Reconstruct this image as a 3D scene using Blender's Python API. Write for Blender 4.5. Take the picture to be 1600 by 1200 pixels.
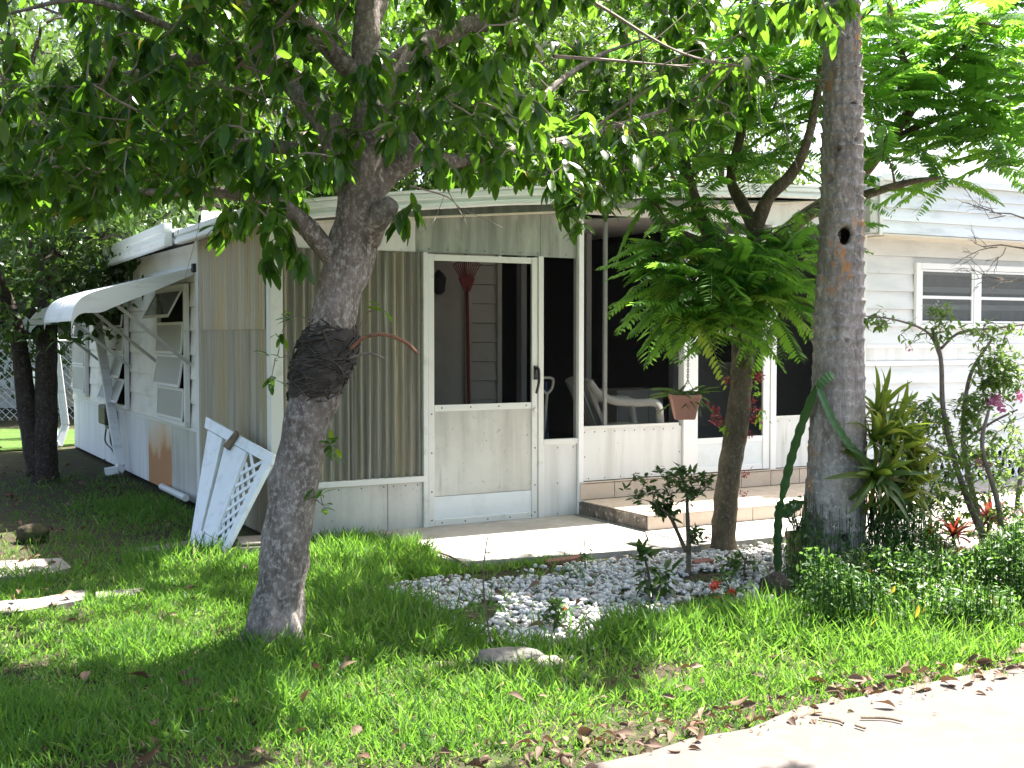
import bpy, math, random
import numpy as np
from mathutils import Vector, Matrix, noise as mnoise
for o in list(bpy.data.objects): bpy.data.objects.remove(o)
random.seed(7); RNG = np.random.default_rng(11)
R = math.radians
scn = bpy.context.scene
COL = scn.collection
# ------------------------------------------------------------------ camera
FPX, CAMH = 1880.0, 1.5
PITCH = math.atan(75 / FPX)
cd = bpy.data.cameras.new('camera'); cam = bpy.data.objects.new('camera', cd); COL.objects.link(cam)
cam.location = (0, 0, CAMH); cam.rotation_euler = (math.pi / 2 - PITCH, 0, 0)
cd.sensor_width = 36; cd.lens = 36 * FPX / 1600; cd.clip_end = 3000; cd.clip_start = 0.05
scn.camera = cam
# ------------------------------------------------------------------ sky and sun
SUN_AZ, SUN_EL = R(43), R(60)          # azimuth counter-clockwise from +X
SDIR = np.array([math.cos(SUN_EL) * math.cos(SUN_AZ), math.cos(SUN_EL) * math.sin(SUN_AZ), math.sin(SUN_EL)])
w = bpy.data.worlds.new('World'); scn.world = w; w.use_nodes = True
nt = w.node_tree; nt.nodes.clear()
sky = nt.nodes.new('ShaderNodeTexSky'); sky.sky_type = 'NISHITA'; sky.sun_disc = False
sky.sun_elevation = SUN_EL; sky.sun_rotation = R(90) - SUN_AZ
sky.dust_density = 5.0; sky.air_density = 1.0; sky.ozone_density = 0.4
bg = nt.nodes.new('ShaderNodeBackground'); bg.inputs[1].default_value = 0.09
wo = nt.nodes.new('ShaderNodeOutputWorld')
nt.links.new(sky.outputs[0], bg.inputs[0]); nt.links.new(bg.outputs[0], wo.inputs[0])
sl = bpy.data.lights.new('sun', 'SUN'); sl.energy = 5.0; sl.angle = R(0.6); sl.color = (1.0, 0.95, 0.87)
so = bpy.data.objects.new('sun', sl); COL.objects.link(so); so.location = (6, 6, 12)
so.rotation_euler = Vector(-SDIR).to_track_quat('-Z', 'Y').to_euler()
vs = scn.view_settings; vs.view_transform = 'Standard'; vs.look = 'None'; vs.exposure = 2.5; vs.gamma = 1.0
vs.use_curve_mapping = False
# ------------------------------------------------------------------ photo pixel -> place helpers
def ray(x, y):
    a = (x - 800) / FPX; b = -(y - 600) / FPX
    return np.array([a, math.cos(PITCH) + b * math.sin(PITCH), -math.sin(PITCH) + b * math.cos(PITCH)])
def G(x, y, z=0.0):
    d = ray(x, y); t = (z - CAMH) / d[2]; return np.array([d[0] * t, d[1] * t, z])
def P(x, y, Y):
    d = ray(x, y); t = Y / d[1]; return np.array([d[0] * t, Y, CAMH + d[2] * t])
def topx(p):
    p = np.atleast_2d(p) - np.array([0, 0, CAMH])
    cy = p[:, 1] * math.cos(PITCH) - p[:, 2] * math.sin(PITCH); cz = p[:, 1] * math.sin(PITCH) + p[:, 2] * math.cos(PITCH)
    cy = np.maximum(cy, 0.05)
    return 800 + FPX * p[:, 0] / cy, 600 - FPX * cz / cy, cy
CORN = G(425, 850)
vr = ray(4200, 525)[:2]; UU = vr / np.hypot(*vr); VV = np.array([-UU[1], UU[0]])
HROT = math.atan2(UU[1], UU[0])
def L(u, v, z=0.0):
    q = CORN[:2] + UU * u + VV * v; return np.array([q[0], q[1], z])
def toL(p):
    q = np.asarray(p)[..., :2] - CORN[:2]; return q @ UU, q @ VV
# ------------------------------------------------------------------ materials
def ramp(nt, fac, stops):
    r = nt.nodes.new('ShaderNodeValToRGB'); e = r.color_ramp.elements
    while len(e) < len(stops): e.new(0.5)
    for el, (p, c) in zip(e, stops): el.position = p; el.color = (*c, 1) if len(c) == 3 else c
    if fac is not None: nt.links.new(fac, r.inputs[0])
    return r.outputs[0]
def mix(nt, fac, a, b, mode='MIX'):
    m = nt.nodes.new('ShaderNodeMix'); m.data_type = 'RGBA'; m.blend_type = mode
    for s, i in ((fac, 0), (a, 6), (b, 7)):
        if hasattr(s, 'links'): nt.links.new(s, m.inputs[i])
        elif isinstance(s, (int, float)): m.inputs[i].default_value = s
        else: m.inputs[i].default_value = (*s, 1)
    return m.outputs[2]
def coords(nt, scale=(1, 1, 1), kind='Object', rot=None):
    tc = nt.nodes.new('ShaderNodeTexCoord'); mp = nt.nodes.new('ShaderNodeMapping')
    mp.inputs['Scale'].default_value = scale
    if rot: mp.inputs['Rotation'].default_value = rot
    nt.links.new(tc.outputs[kind], mp.inputs[0]); return mp.outputs[0]
def noise(nt, co, scale=5, detail=5, rough=0.6, dist=0.0):
    n = nt.nodes.new('ShaderNodeTexNoise'); n.inputs['Scale'].default_value = scale
    n.inputs['Detail'].default_value = detail; n.inputs['Roughness'].default_value = rough; n.inputs['Distortion'].default_value = dist
    nt.links.new(co, n.inputs['Vector']); return n.outputs[0]
def newmat(name):
    m = bpy.data.materials.new(name); m.use_nodes = True; nt = m.node_tree
    b = nt.nodes['Principled BSDF']; return m, nt, b
def bump(nt, b, h, strength=0.3, dist=0.02):
    n = nt.nodes.new('ShaderNodeBump'); n.inputs['Strength'].default_value = strength; n.inputs['Distance'].default_value = dist
    nt.links.new(h, n.inputs['Height']); nt.links.new(n.outputs[0], b.inputs['Normal'])
def mat(name, col, rough=0.6, layers=(), bmp=None, metal=0.0, spec=0.5, kind='Object'):
    """col base; layers: (scale3, noise scale, colour, lo, hi) stained on top of one another"""
    m, nt, b = newmat(name); c = col; first = None
    for (s3, ns, c2, lo, hi) in layers:
        n = noise(nt, coords(nt, s3, kind), ns)
        first = first or n
        f = ramp(nt, n, [(lo, (0, 0, 0)), (hi, (1, 1, 1))]); c = mix(nt, f, c, c2)
    if hasattr(c, 'links'): nt.links.new(c, b.inputs['Base Color'])
    else: b.inputs['Base Color'].default_value = (*c, 1)
    b.inputs['Roughness'].default_value = rough; b.inputs['Metallic'].default_value = metal
    b.inputs['Specular IOR Level'].default_value = spec
    if bmp: bump(nt, b, noise(nt, coords(nt, bmp[0], kind), bmp[1], 6), bmp[2], bmp[3])
    return m
def leafmat(name, stops, trans, tfac=0.42, rough=0.38, src='attr', spec=0.5):
    m, nt, b = newmat(name)
    if src == 'attr':
        a = nt.nodes.new('ShaderNodeAttribute'); a.attribute_name = 'tint'; f = a.outputs['Fac']
    else:
        a = nt.nodes.new('ShaderNodeObjectInfo'); f = a.outputs['Random']
    c = ramp(nt, f, stops)
    n = noise(nt, coords(nt, (1, 1, 1), 'Object'), 40, 3)
    c = mix(nt, ramp(nt, n, [(0.35, (0, 0, 0)), (0.75, (0.35, 0.35, 0.35))]), c, tuple(x * 0.6 for x in stops[0][1]))
    nt.links.new(c, b.inputs['Base Color']); b.inputs['Roughness'].default_value = rough
    b.inputs['Specular IOR Level'].default_value = spec
    t = nt.nodes.new('ShaderNodeBsdfTranslucent')
    tcol = mix(nt, 1.0, mix(nt, 0.55, c, trans), (1, 1, 1), 'MULTIPLY'); nt.links.new(tcol, t.inputs[0])
    ms = nt.nodes.new('ShaderNodeMixShader'); ms.inputs[0].default_value = tfac
    out = nt.nodes['Material Output']
    nt.links.new(b.outputs[0], ms.inputs[1]); nt.links.new(t.outputs[0], ms.inputs[2]); nt.links.new(ms.outputs[0], out.inputs[0])
    return m
M = {}
V3 = (1, 1, 1); VERT = (6, 6, 0.5)
M['alu'] = mat('weathered_aluminium', (0.53, 0.53, 0.49), 0.48, [(VERT, 1.6, (0.35, 0.35, 0.32), 0.40, 0.75), (V3, 1.3, (0.60, 0.61, 0.58), 0.45, 0.7), ((9, 9, 1.2), 1.1, (0.30, 0.28, 0.23), 0.60, 0.78), (V3, 26, (0.25, 0.235, 0.20), 0.64, 0.76)], (V3, 30, 0.08, 0.01), 0.15)
M['alu_upper'] = mat('green_stained_aluminium', (0.40, 0.42, 0.385), 0.36, [(VERT, 1.8, (0.20, 0.225, 0.195), 0.35, 0.7), ((5, 5, 1.4), 1.1, (0.55, 0.57, 0.52), 0.52, 0.75)], (V3, 12, 0.12, 0.01), 0.3)
M['alu_white'] = mat('chalky_white_panel', (0.70, 0.71, 0.71), 0.6, [(VERT, 1.3, (0.52, 0.52, 0.49), 0.45, 0.8), ((10, 10, 1.0), 1.2, (0.42, 0.40, 0.35), 0.60, 0.8), (V3, 24, (0.33, 0.31, 0.27), 0.66, 0.78)], (V3, 30, 0.06, 0.01))
M['kick'] = mat('clean_white_sheet', (0.72, 0.77, 0.80), 0.42, [(V3, 5, (0.60, 0.63, 0.64), 0.5, 0.9)])
M['frame'] = mat('white_aluminium_frame', (0.68, 0.69, 0.67), 0.45, [(V3, 7, (0.45, 0.44, 0.40), 0.58, 0.82), (V3, 40, (0.3, 0.29, 0.26), 0.68, 0.8)])
M['frame_new'] = mat('bright_white_frame', (0.80, 0.81, 0.82), 0.4, [(V3, 8, (0.62, 0.63, 0.63), 0.6, 0.9)])
M['siding'] = mat('white_vinyl_siding', (0.68, 0.69, 0.69), 0.5, [((1.2, 1.2, 5), 1.6, (0.50, 0.52, 0.52), 0.45, 0.8), (V3, 5, (0.47, 0.45, 0.41), 0.66, 0.86)], (V3, 60, 0.04, 0.005))
M['mansard'] = mat('mildewed_mansard_siding', (0.72, 0.75, 0.77), 0.55, [((0.8, 0.8, 5), 2.2, (0.45, 0.49, 0.49), 0.5, 0.8), (V3, 7, (0.34, 0.38, 0.36), 0.62, 0.84)])
M['side_siding'] = mat('old_cream_siding', (0.74, 0.73, 0.68), 0.55, [((1.2, 1.2, 4), 1.8, (0.5, 0.49, 0.44), 0.48, 0.8), (V3, 8, (0.40, 0.37, 0.30), 0.64, 0.86)])
M['grey_siding'] = mat('shaded_grey_siding', (0.42, 0.43, 0.46), 0.6, [(V3, 6, (0.33, 0.34, 0.36), 0.5, 0.8)])  # porch shade on the siding is put into this grey
M['inner'] = mat('porch_inner_panel', (0.72, 0.70, 0.66), 0.7, [(V3, 4, (0.58, 0.55, 0.5), 0.5, 0.8)])
M['dark'] = mat('unlit_interior_dark', (0.014, 0.013, 0.014), 0.9, [(V3, 4, (0.009, 0.009, 0.009), 0.4, 0.8)], spec=0.1)  # near-black colour stands in for the shade of unlit interiors
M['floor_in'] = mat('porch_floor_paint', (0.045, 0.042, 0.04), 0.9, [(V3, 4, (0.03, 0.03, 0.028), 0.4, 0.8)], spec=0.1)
M['fascia'] = mat('white_fascia', (0.74, 0.77, 0.78), 0.5, [((0.7, 0.7, 7), 1.6, (0.46, 0.48, 0.47), 0.5, 0.8), (V3, 9, (0.36, 0.36, 0.31), 0.66, 0.84)])
M['soffit'] = mat('tan_soffit', (0.62, 0.56, 0.46), 0.6, [(V3, 4, (0.5, 0.45, 0.37), 0.5, 0.8)])
M['screw'] = mat('dark_screw', (0.07, 0.06, 0.05), 0.5)
M['black'] = mat('black_plastic', (0.014, 0.014, 0.016), 0.4)
M['tile'] = mat('tan_ceramic_tile', (0.56, 0.46, 0.37), 0.4, [(V3, 6, (0.47, 0.37, 0.28), 0.45, 0.8), (V3, 26, (0.62, 0.54, 0.46), 0.55, 0.8)])
M['grout'] = mat('dirty_grout', (0.17, 0.14, 0.115), 0.9, [(V3, 12, (0.07, 0.06, 0.05), 0.45, 0.7), (V3, 22, (0.42, 0.40, 0.36), 0.56, 0.66)], (V3, 30, 0.6, 0.02))
M['conc'] = mat('pale_concrete', (0.36, 0.34, 0.315), 0.85, [(V3, 2.2, (0.25, 0.23, 0.205), 0.42, 0.75), (V3, 14, (0.42, 0.40, 0.375), 0.5, 0.8), (V3, 60, (0.12, 0.11, 0.1), 0.64, 0.76)], (V3, 60, 0.25, 0.01))
M['drive'] = mat('driveway_concrete', (0.098, 0.085, 0.078), 0.9, [(V3, 1.2, (0.076, 0.063, 0.056), 0.38, 0.72), (V3, 9, (0.128, 0.114, 0.107), 0.5, 0.75), (V3, 60, (0.06, 0.052, 0.046), 0.60, 0.74), (V3, 120, (0.14, 0.127, 0.12), 0.58, 0.75)], (V3, 70, 0.3, 0.01))
M['oldconc'] = mat('old_grey_concrete', (0.22, 0.195, 0.165), 0.9, [(V3, 5, (0.11, 0.095, 0.08), 0.42, 0.7), (V3, 30, (0.30, 0.28, 0.25), 0.5, 0.8)], (V3, 40, 0.4, 0.01))
M['stone'] = mat('white_marble_chip', (0.60, 0.60, 0.59), 0.75, [(V3, 14, (0.44, 0.43, 0.41), 0.5, 0.8)])
def _chips():
    m, nt, b = newmat('marble_chips'); a = nt.nodes.new('ShaderNodeAttribute'); a.attribute_name = 'tint'
    c = ramp(nt, a.outputs['Fac'], [(0.0, (0.60, 0.60, 0.59)), (0.5, (0.50, 0.49, 0.47)), (0.8, (0.32, 0.30, 0.27)), (1.0, (0.15, 0.12, 0.09))])
    c = mix(nt, ramp(nt, noise(nt, coords(nt), 30, 5), [(0.5, (0, 0, 0)), (0.75, (0.8, 0.8, 0.8))]), c, (0.30, 0.27, 0.22)); nt.links.new(c, b.inputs['Base Color']); b.inputs['Roughness'].default_value = 0.8
    return m
M['chips'] = _chips()
M['rock'] = mat('grey_rock', (0.15, 0.14, 0.125), 0.9, [(V3, 8, (0.08, 0.075, 0.065), 0.42, 0.7), (V3, 25, (0.24, 0.23, 0.21), 0.55, 0.75)], (V3, 18, 0.7, 0.03))
M['brick'] = mat('red_brick', (0.23, 0.10, 0.075), 0.9, [(V3, 20, (0.14, 0.065, 0.05), 0.45, 0.7)], (V3, 40, 0.4, 0.01))
M['terra'] = mat('terracotta_plastic', (0.52, 0.24, 0.17), 0.55, [(V3, 9, (0.44, 0.21, 0.15), 0.45, 0.8), (V3, 30, (0.56, 0.36, 0.28), 0.64, 0.8)])
M['vase'] = mat('ochre_pottery', (0.36, 0.25, 0.12), 0.6, [(V3, 12, (0.26, 0.17, 0.08), 0.45, 0.8)])
M['chair'] = mat('chair_plastic', (0.66, 0.655, 0.64), 0.42, [(V3, 9, (0.55, 0.54, 0.5), 0.5, 0.9)])
M['red'] = mat('red_plastic', (0.34, 0.03, 0.022), 0.45)
M['yellow'] = mat('yellow_handle', (0.5, 0.4, 0.03), 0.5)
M['blue'] = mat('blue_handle', (0.02, 0.06, 0.22), 0.5)
M['green_pole'] = mat('green_handle', (0.03, 0.12, 0.08), 0.5)
M['chain'] = mat('dull_steel', (0.22, 0.22, 0.22), 0.45, metal=0.7)
M['wire'] = mat('galvanised_wire', (0.45, 0.46, 0.47), 0.45, metal=0.5)
M['lattice'] = mat('white_painted_wood', (0.72, 0.77, 0.82), 0.55, [((3, 3, 3), 4, (0.55, 0.58, 0.60), 0.5, 0.8), (V3, 16, (0.32, 0.30, 0.27), 0.67, 0.8)], (V3, 40, 0.15, 0.01))
M['rotwood'] = mat('rotten_wood', (0.16, 0.115, 0.075), 0.9, [(V3, 12, (0.07, 0.05, 0.035), 0.45, 0.7)], (V3, 40, 0.5, 0.01))
M['hollow'] = mat('painted_hole_shade', (0.012, 0.009, 0.007), 1.0, spec=0.0)  # near-black colour standing in for the shade inside the palm holes
M['strand'] = mat('dry_root_strand', (0.062, 0.052, 0.044), 0.9, [(V3, 14, (0.02, 0.017, 0.015), 0.4, 0.7)])
M['twig'] = mat('grey_twig', (0.20, 0.165, 0.14), 0.85, [(V3, 20, (0.12, 0.095, 0.075), 0.45, 0.7)])
M['redroot'] = mat('red_brown_root', (0.23, 0.10, 0.055), 0.8, [(V3, 30, (0.11, 0.055, 0.035), 0.45, 0.7)])
def bark(name, base, dark, pale, red=None, s=1.0, pl=0.57):
    m, nt, b = newmat(name)
    co = coords(nt, (1, 1, 0.45)); n1 = noise(nt, co, 9 * s, 8, 0.65); c = mix(nt, ramp(nt, n1, [(0.36, (0, 0, 0)), (0.62, (1, 1, 1))]), dark, base)
    n2 = noise(nt, coords(nt, (1, 1, 0.8)), 42 * s, 7, 0.75); c = mix(nt, ramp(nt, n2, [(pl - 0.06, (0, 0, 0)), (pl + 0.07, (0.85, 0.85, 0.85))]), c, pale)
    n4 = noise(nt, coords(nt), 2.3 * s, 4, 0.6); c = mix(nt, ramp(nt, n4, [(0.45, (0, 0, 0)), (0.7, (0.7, 0.7, 0.7))]), c, dark)
    if red:
        n3 = noise(nt, coords(nt, (1, 1, 0.6)), 5.5 * s, 8, 0.7); c = mix(nt, ramp(nt, n3, [(0.59, (0, 0, 0)), (0.615, (1, 1, 1))]), c, red)
    n5 = noise(nt, coords(nt, (1, 1, 0.3)), 45 * s, 6, 0.7)
    c = mix(nt, ramp(nt, n5, [(0.3, (0.5, 0.5, 0.5)), (0.5, (0, 0, 0))]), c, tuple(x * 0.35 for x in dark))
    nt.links.new(c, b.inputs['Base Color']); b.inputs['Roughness'].default_value = 0.9; b.inputs['Specular IOR Level'].default_value = 0.2
    bump(nt, b, n5, 0.8, 0.03); return m
M['bark'] = bark('lichen_grey_bark', (0.32, 0.275, 0.245), (0.13, 0.108, 0.093), (0.56, 0.52, 0.485), pl=0.55)
M['bark_star'] = bark('brown_green_bark', (0.21, 0.165, 0.105), (0.10, 0.085, 0.055), (0.36, 0.355, 0.31), s=1.3, pl=0.6)
M['bark_dark'] = bark('dark_bark', (0.07, 0.055, 0.045), (0.03, 0.025, 0.02), (0.13, 0.115, 0.10))
M['palm'] = bark('palm_bark', (0.43, 0.39, 0.36), (0.20, 0.175, 0.158), (0.60, 0.56, 0.53), red=(0.48, 0.26, 0.125), s=0.8, pl=0.56)
M['leaf_a'] = leafmat('broad_glossy_leaf', [(0.0, (0.013, 0.046, 0.010)), (0.5, (0.025, 0.082, 0.013)), (0.86, (0.055, 0.14, 0.018)), (0.97, (0.30, 0.25, 0.03)), (1.0, (0.25, 0.10, 0.03))], (0.25, 0.52, 0.03), 0.5, 0.36, spec=0.4)
M['leaf_ai'] = leafmat('broad_glossy_leaf_single', [(0.0, (0.013, 0.046, 0.010)), (0.5, (0.025, 0.082, 0.013)), (0.9, (0.055, 0.14, 0.018)), (1.0, (0.2, 0.19, 0.03))], (0.25, 0.52, 0.03), 0.5, 0.36, 'obj', 0.4)
M['frond'] = leafmat('pinnate_leaf', [(0.0, (0.030, 0.115, 0.022)), (0.55, (0.056, 0.18, 0.03)), (0.9, (0.11, 0.24, 0.035)), (1.0, (0.36, 0.32, 0.06))], (0.32, 0.64, 0.05), 0.58, 0.55, 'obj', 0.3)
M['frond_a'] = leafmat('pinnate_leaf_mass', [(0.0, (0.030, 0.115, 0.022)), (0.55, (0.056, 0.18, 0.03)), (0.9, (0.11, 0.24, 0.035)), (1.0, (0.36, 0.32, 0.06))], (0.32, 0.64, 0.05), 0.58, 0.55, spec=0.3)
M['leaf_bg'] = leafmat('far_leaf', [(0.0, (0.018, 0.055, 0.010)), (0.5, (0.04, 0.095, 0.016)), (1.0, (0.085, 0.14, 0.03))], (0.20, 0.34, 0.04), 0.4, 0.5, spec=0.25)
M['leaf_dk'] = leafmat('dark_small_leaf', [(0.0, (0.018, 0.05, 0.012)), (0.6, (0.035, 0.085, 0.018)), (1.0, (0.07, 0.12, 0.025))], (0.17, 0.30, 0.04), 0.36, 0.4)
M['grass'] = leafmat('grass_blade', [(0.0, (0.026, 0.084, 0.015)), (0.5, (0.072, 0.175, 0.028)), (0.85, (0.16, 0.27, 0.048)), (0.9, (0.22, 0.24, 0.075)), (1.0, (0.38, 0.33, 0.20))], (0.28, 0.56, 0.055), 0.47, 0.55, spec=0.3)
M['weed'] = leafmat('weed_leaf', [(0.0, (0.03, 0.09, 0.02)), (0.6, (0.06, 0.145, 0.032)), (1.0, (0.12, 0.21, 0.05))], (0.22, 0.42, 0.06), 0.42, 0.45)
M['boug'] = leafmat('bougainvillea_leaf', [(0.0, (0.05, 0.12, 0.022)), (0.6, (0.09, 0.18, 0.035)), (1.0, (0.16, 0.25, 0.06))], (0.32, 0.52, 0.07), 0.45, 0.5)
M['brom'] = leafmat('bromeliad_leaf', [(0.0, (0.04, 0.11, 0.02)), (0.6, (0.085, 0.165, 0.024)), (1.0, (0.20, 0.17, 0.045))], (0.33, 0.42, 0.04), 0.42, 0.4, 'obj')
M['bromred'] = leafmat('red_bromeliad_leaf', [(0.0, (0.10, 0.018, 0.018)), (0.6, (0.17, 0.03, 0.022)), (1.0, (0.10, 0.10, 0.025))], (0.35, 0.06, 0.03), 0.35, 0.4, 'obj')
M['fern'] = leafmat('fern_leaf', [(0.0, (0.04, 0.10, 0.02)), (0.7, (0.075, 0.15, 0.03)), (1.0, (0.15, 0.17, 0.05))], (0.22, 0.36, 0.05), 0.4, 0.5, 'obj')
M['cactus'] = leafmat('cactus_skin', [(0.0, (0.045, 0.13, 0.035)), (1.0, (0.07, 0.16, 0.04))], (0.15, 0.30, 0.05), 0.15, 0.45, 'obj')
M['pink'] = leafmat('pink_bract', [(0.0, (0.55, 0.16, 0.34)), (1.0, (0.68, 0.28, 0.45))], (0.75, 0.25, 0.45), 0.4, 0.5)
M['redfl'] = leafmat('red_petal', [(0.0, (0.55, 0.05, 0.03)), (1.0, (0.6, 0.11, 0.06))], (0.7, 0.1, 0.05), 0.3, 0.5)
M['crimson'] = leafmat('crimson_blossom', [(0.0, (0.16, 0.015, 0.02)), (1.0, (0.35, 0.05, 0.05))], (0.5, 0.06, 0.06), 0.3, 0.5)
M['whitefl'] = leafmat('white_floret', [(0.0, (0.6, 0.58, 0.52)), (1.0, (0.7, 0.68, 0.6))], (0.6, 0.6, 0.5), 0.3, 0.6)
M['yleaf'] = leafmat('yellowed_leaf', [(0.0, (0.5, 0.38, 0.03)), (1.0, (0.55, 0.45, 0.08))], (0.6, 0.5, 0.05), 0.35, 0.5)
M['dry'] = leafmat('dry_leaf', [(0.0, (0.06, 0.032, 0.018)), (0.6, (0.14, 0.08, 0.046)), (1.0, (0.27, 0.19, 0.12))], (0.2, 0.11, 0.05), 0.15, 0.75)
# corrugated fibreglass: streaky and slightly translucent
def fibreglass(name, base, dark, warm, tf=0.25):
    m, nt, b = newmat(name)
    n = noise(nt, coords(nt, (14, 14, 0.25)), 2.0, 6, 0.7); c = mix(nt, ramp(nt, n, [(0.35, (0, 0, 0)), (0.65, (1, 1, 1))]), dark, base)
    n2 = noise(nt, coords(nt, (5, 5, 0.3)), 1.7, 4); c = mix(nt, ramp(nt, n2, [(0.48, (0, 0, 0)), (0.68, (0.9, 0.9, 0.9))]), c, warm)
    n3 = noise(nt, coords(nt, (30, 30, 0.6)), 1.6, 3); c = mix(nt, ramp(nt, n3, [(0.66, (0, 0, 0)), (0.74, (0.9, 0.9, 0.9))]), c, (0.66, 0.66, 0.62))
    nt.links.new(c, b.inputs['Base Color']); b.inputs['Roughness'].default_value = 0.45
    t = nt.nodes.new('ShaderNodeBsdfTranslucent'); nt.links.new(c, t.inputs[0])
    ms = nt.nodes.new('ShaderNodeMixShader'); ms.inputs[0].default_value = tf
    nt.links.new(b.outputs[0], ms.inputs[1]); nt.links.new(t.outputs[0], ms.inputs[2]); nt.links.new(ms.outputs[0], nt.nodes['Material Output'].inputs[0])
    return m
M['fg_front'] = fibreglass('stained_fibreglass', (0.36, 0.345, 0.29), (0.15, 0.145, 0.125), (0.40, 0.35, 0.23))
M['fg_side'] = fibreglass('cream_fibreglass', (0.74, 0.69, 0.56), (0.44, 0.40, 0.31), (0.66, 0.50, 0.26), .35)
M['fg_side_low'] = fibreglass('grey_fibreglass', (0.62, 0.59, 0.49), (0.32, 0.30, 0.24), (0.55, 0.46, 0.26), .35)
def rustmat():
    m, nt, b = newmat('rust_stained_panel')
    co = coords(nt, V3); sx = nt.nodes.new('ShaderNodeSeparateXYZ'); nt.links.new(co, sx.inputs[0])
    n = noise(nt, coords(nt, (2, 1.2, 0.7)), 1.6, 5)
    z = nt.nodes.new('ShaderNodeMapRange'); z.inputs[1].default_value = 0.7; z.inputs[2].default_value = 0.0; nt.links.new(sx.outputs[2], z.inputs[0])
    ad = nt.nodes.new('ShaderNodeMath'); ad.operation = 'ADD'; nt.links.new(n, ad.inputs[0]); nt.links.new(z.outputs[0], ad.inputs[1])
    c = ramp(nt, ad.outputs[0], [(0.50, (0.66, 0.62, 0.54)), (0.85, (0.60, 0.42, 0.26)), (1.12, (0.44, 0.21, 0.09))])
    nt.links.new(c, b.inputs['Base Color']); b.inputs['Roughness'].default_value = 0.65; return m
M['rust'] = rustmat()
def screenmat(name, op, col):
    m, nt, b = newmat(name); b.inputs['Base Color'].default_value = (*col, 1); b.inputs['Roughness'].default_value = 0.7; b.inputs['Specular IOR Level'].default_value = 0.0
    t = nt.nodes.new('ShaderNodeBsdfTransparent'); ms = nt.nodes.new('ShaderNodeMixShader'); ms.inputs[0].default_value = op
    nt.links.new(t.outputs[0], ms.inputs[1]); nt.links.new(b.outputs[0], ms.inputs[2]); nt.links.new(ms.outputs[0], nt.nodes['Material Output'].inputs[0]); return m
M['screen'] = screenmat('insect_screen', 0.26, (0.012, 0.012, 0.013))
def glassmat(name, op, col, rough=0.08):
    m, nt, b = newmat(name); b.inputs['Base Color'].default_value = (*col, 1); b.inputs['Roughness'].default_value = rough; b.inputs['Specular IOR Level'].default_value = 0.9
    t = nt.nodes.new('ShaderNodeBsdfTransparent'); ms = nt.nodes.new('ShaderNodeMixShader'); ms.inputs[0].default_value = op
    nt.links.new(t.outputs[0], ms.inputs[1]); nt.links.new(b.outputs[0], ms.inputs[2]); nt.links.new(ms.outputs[0], nt.nodes['Material Output'].inputs[0]); return m
M['glass'] = glassmat('window_glass', 0.45, (0.10, 0.12, 0.13))
M['glass_frost'] = glassmat('frosted_glass', 0.9, (0.42, 0.43, 0.40), 0.3)
M['curtain'] = mat('grey_curtain', (0.30, 0.31, 0.33), 0.9, [((12, 12, 1), 1, (0.2, 0.21, 0.23), 0.4, 0.7)])
def groundmat():
    m, nt, b = newmat('yard_soil')
    n1 = noise(nt, coords(nt), 1.1, 5); n2 = noise(nt, coords(nt), 22, 6, 0.7); n3 = noise(nt, coords(nt), 5, 5)
    c = mix(nt, ramp(nt, n2, [(0.35, (0, 0, 0)), (0.65, (1, 1, 1))]), (0.03, 0.025, 0.018), (0.075, 0.06, 0.042))
    c = mix(nt, ramp(nt, n3, [(0.45, (0, 0, 0)), (0.6, (0.7, 0.7, 0.7))]), c, (0.05, 0.075, 0.022))
    nt.links.new(c, b.inputs['Base Color']); b.inputs['Roughness'].default_value = 0.95; b.inputs['Specular IOR Level'].default_value = 0.1
    bump(nt, b, n2, 0.7, 0.03); return m
M['soil'] = groundmat()
M['lawn'] = mat('far_lawn', (0.06, 0.12, 0.025), 0.95, [(V3, 3, (0.10, 0.14, 0.04), 0.4, 0.7), (V3, 30, (0.04, 0.08, 0.02), 0.45, 0.7)], (V3, 40, 0.8, 0.04), spec=0.1)
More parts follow.
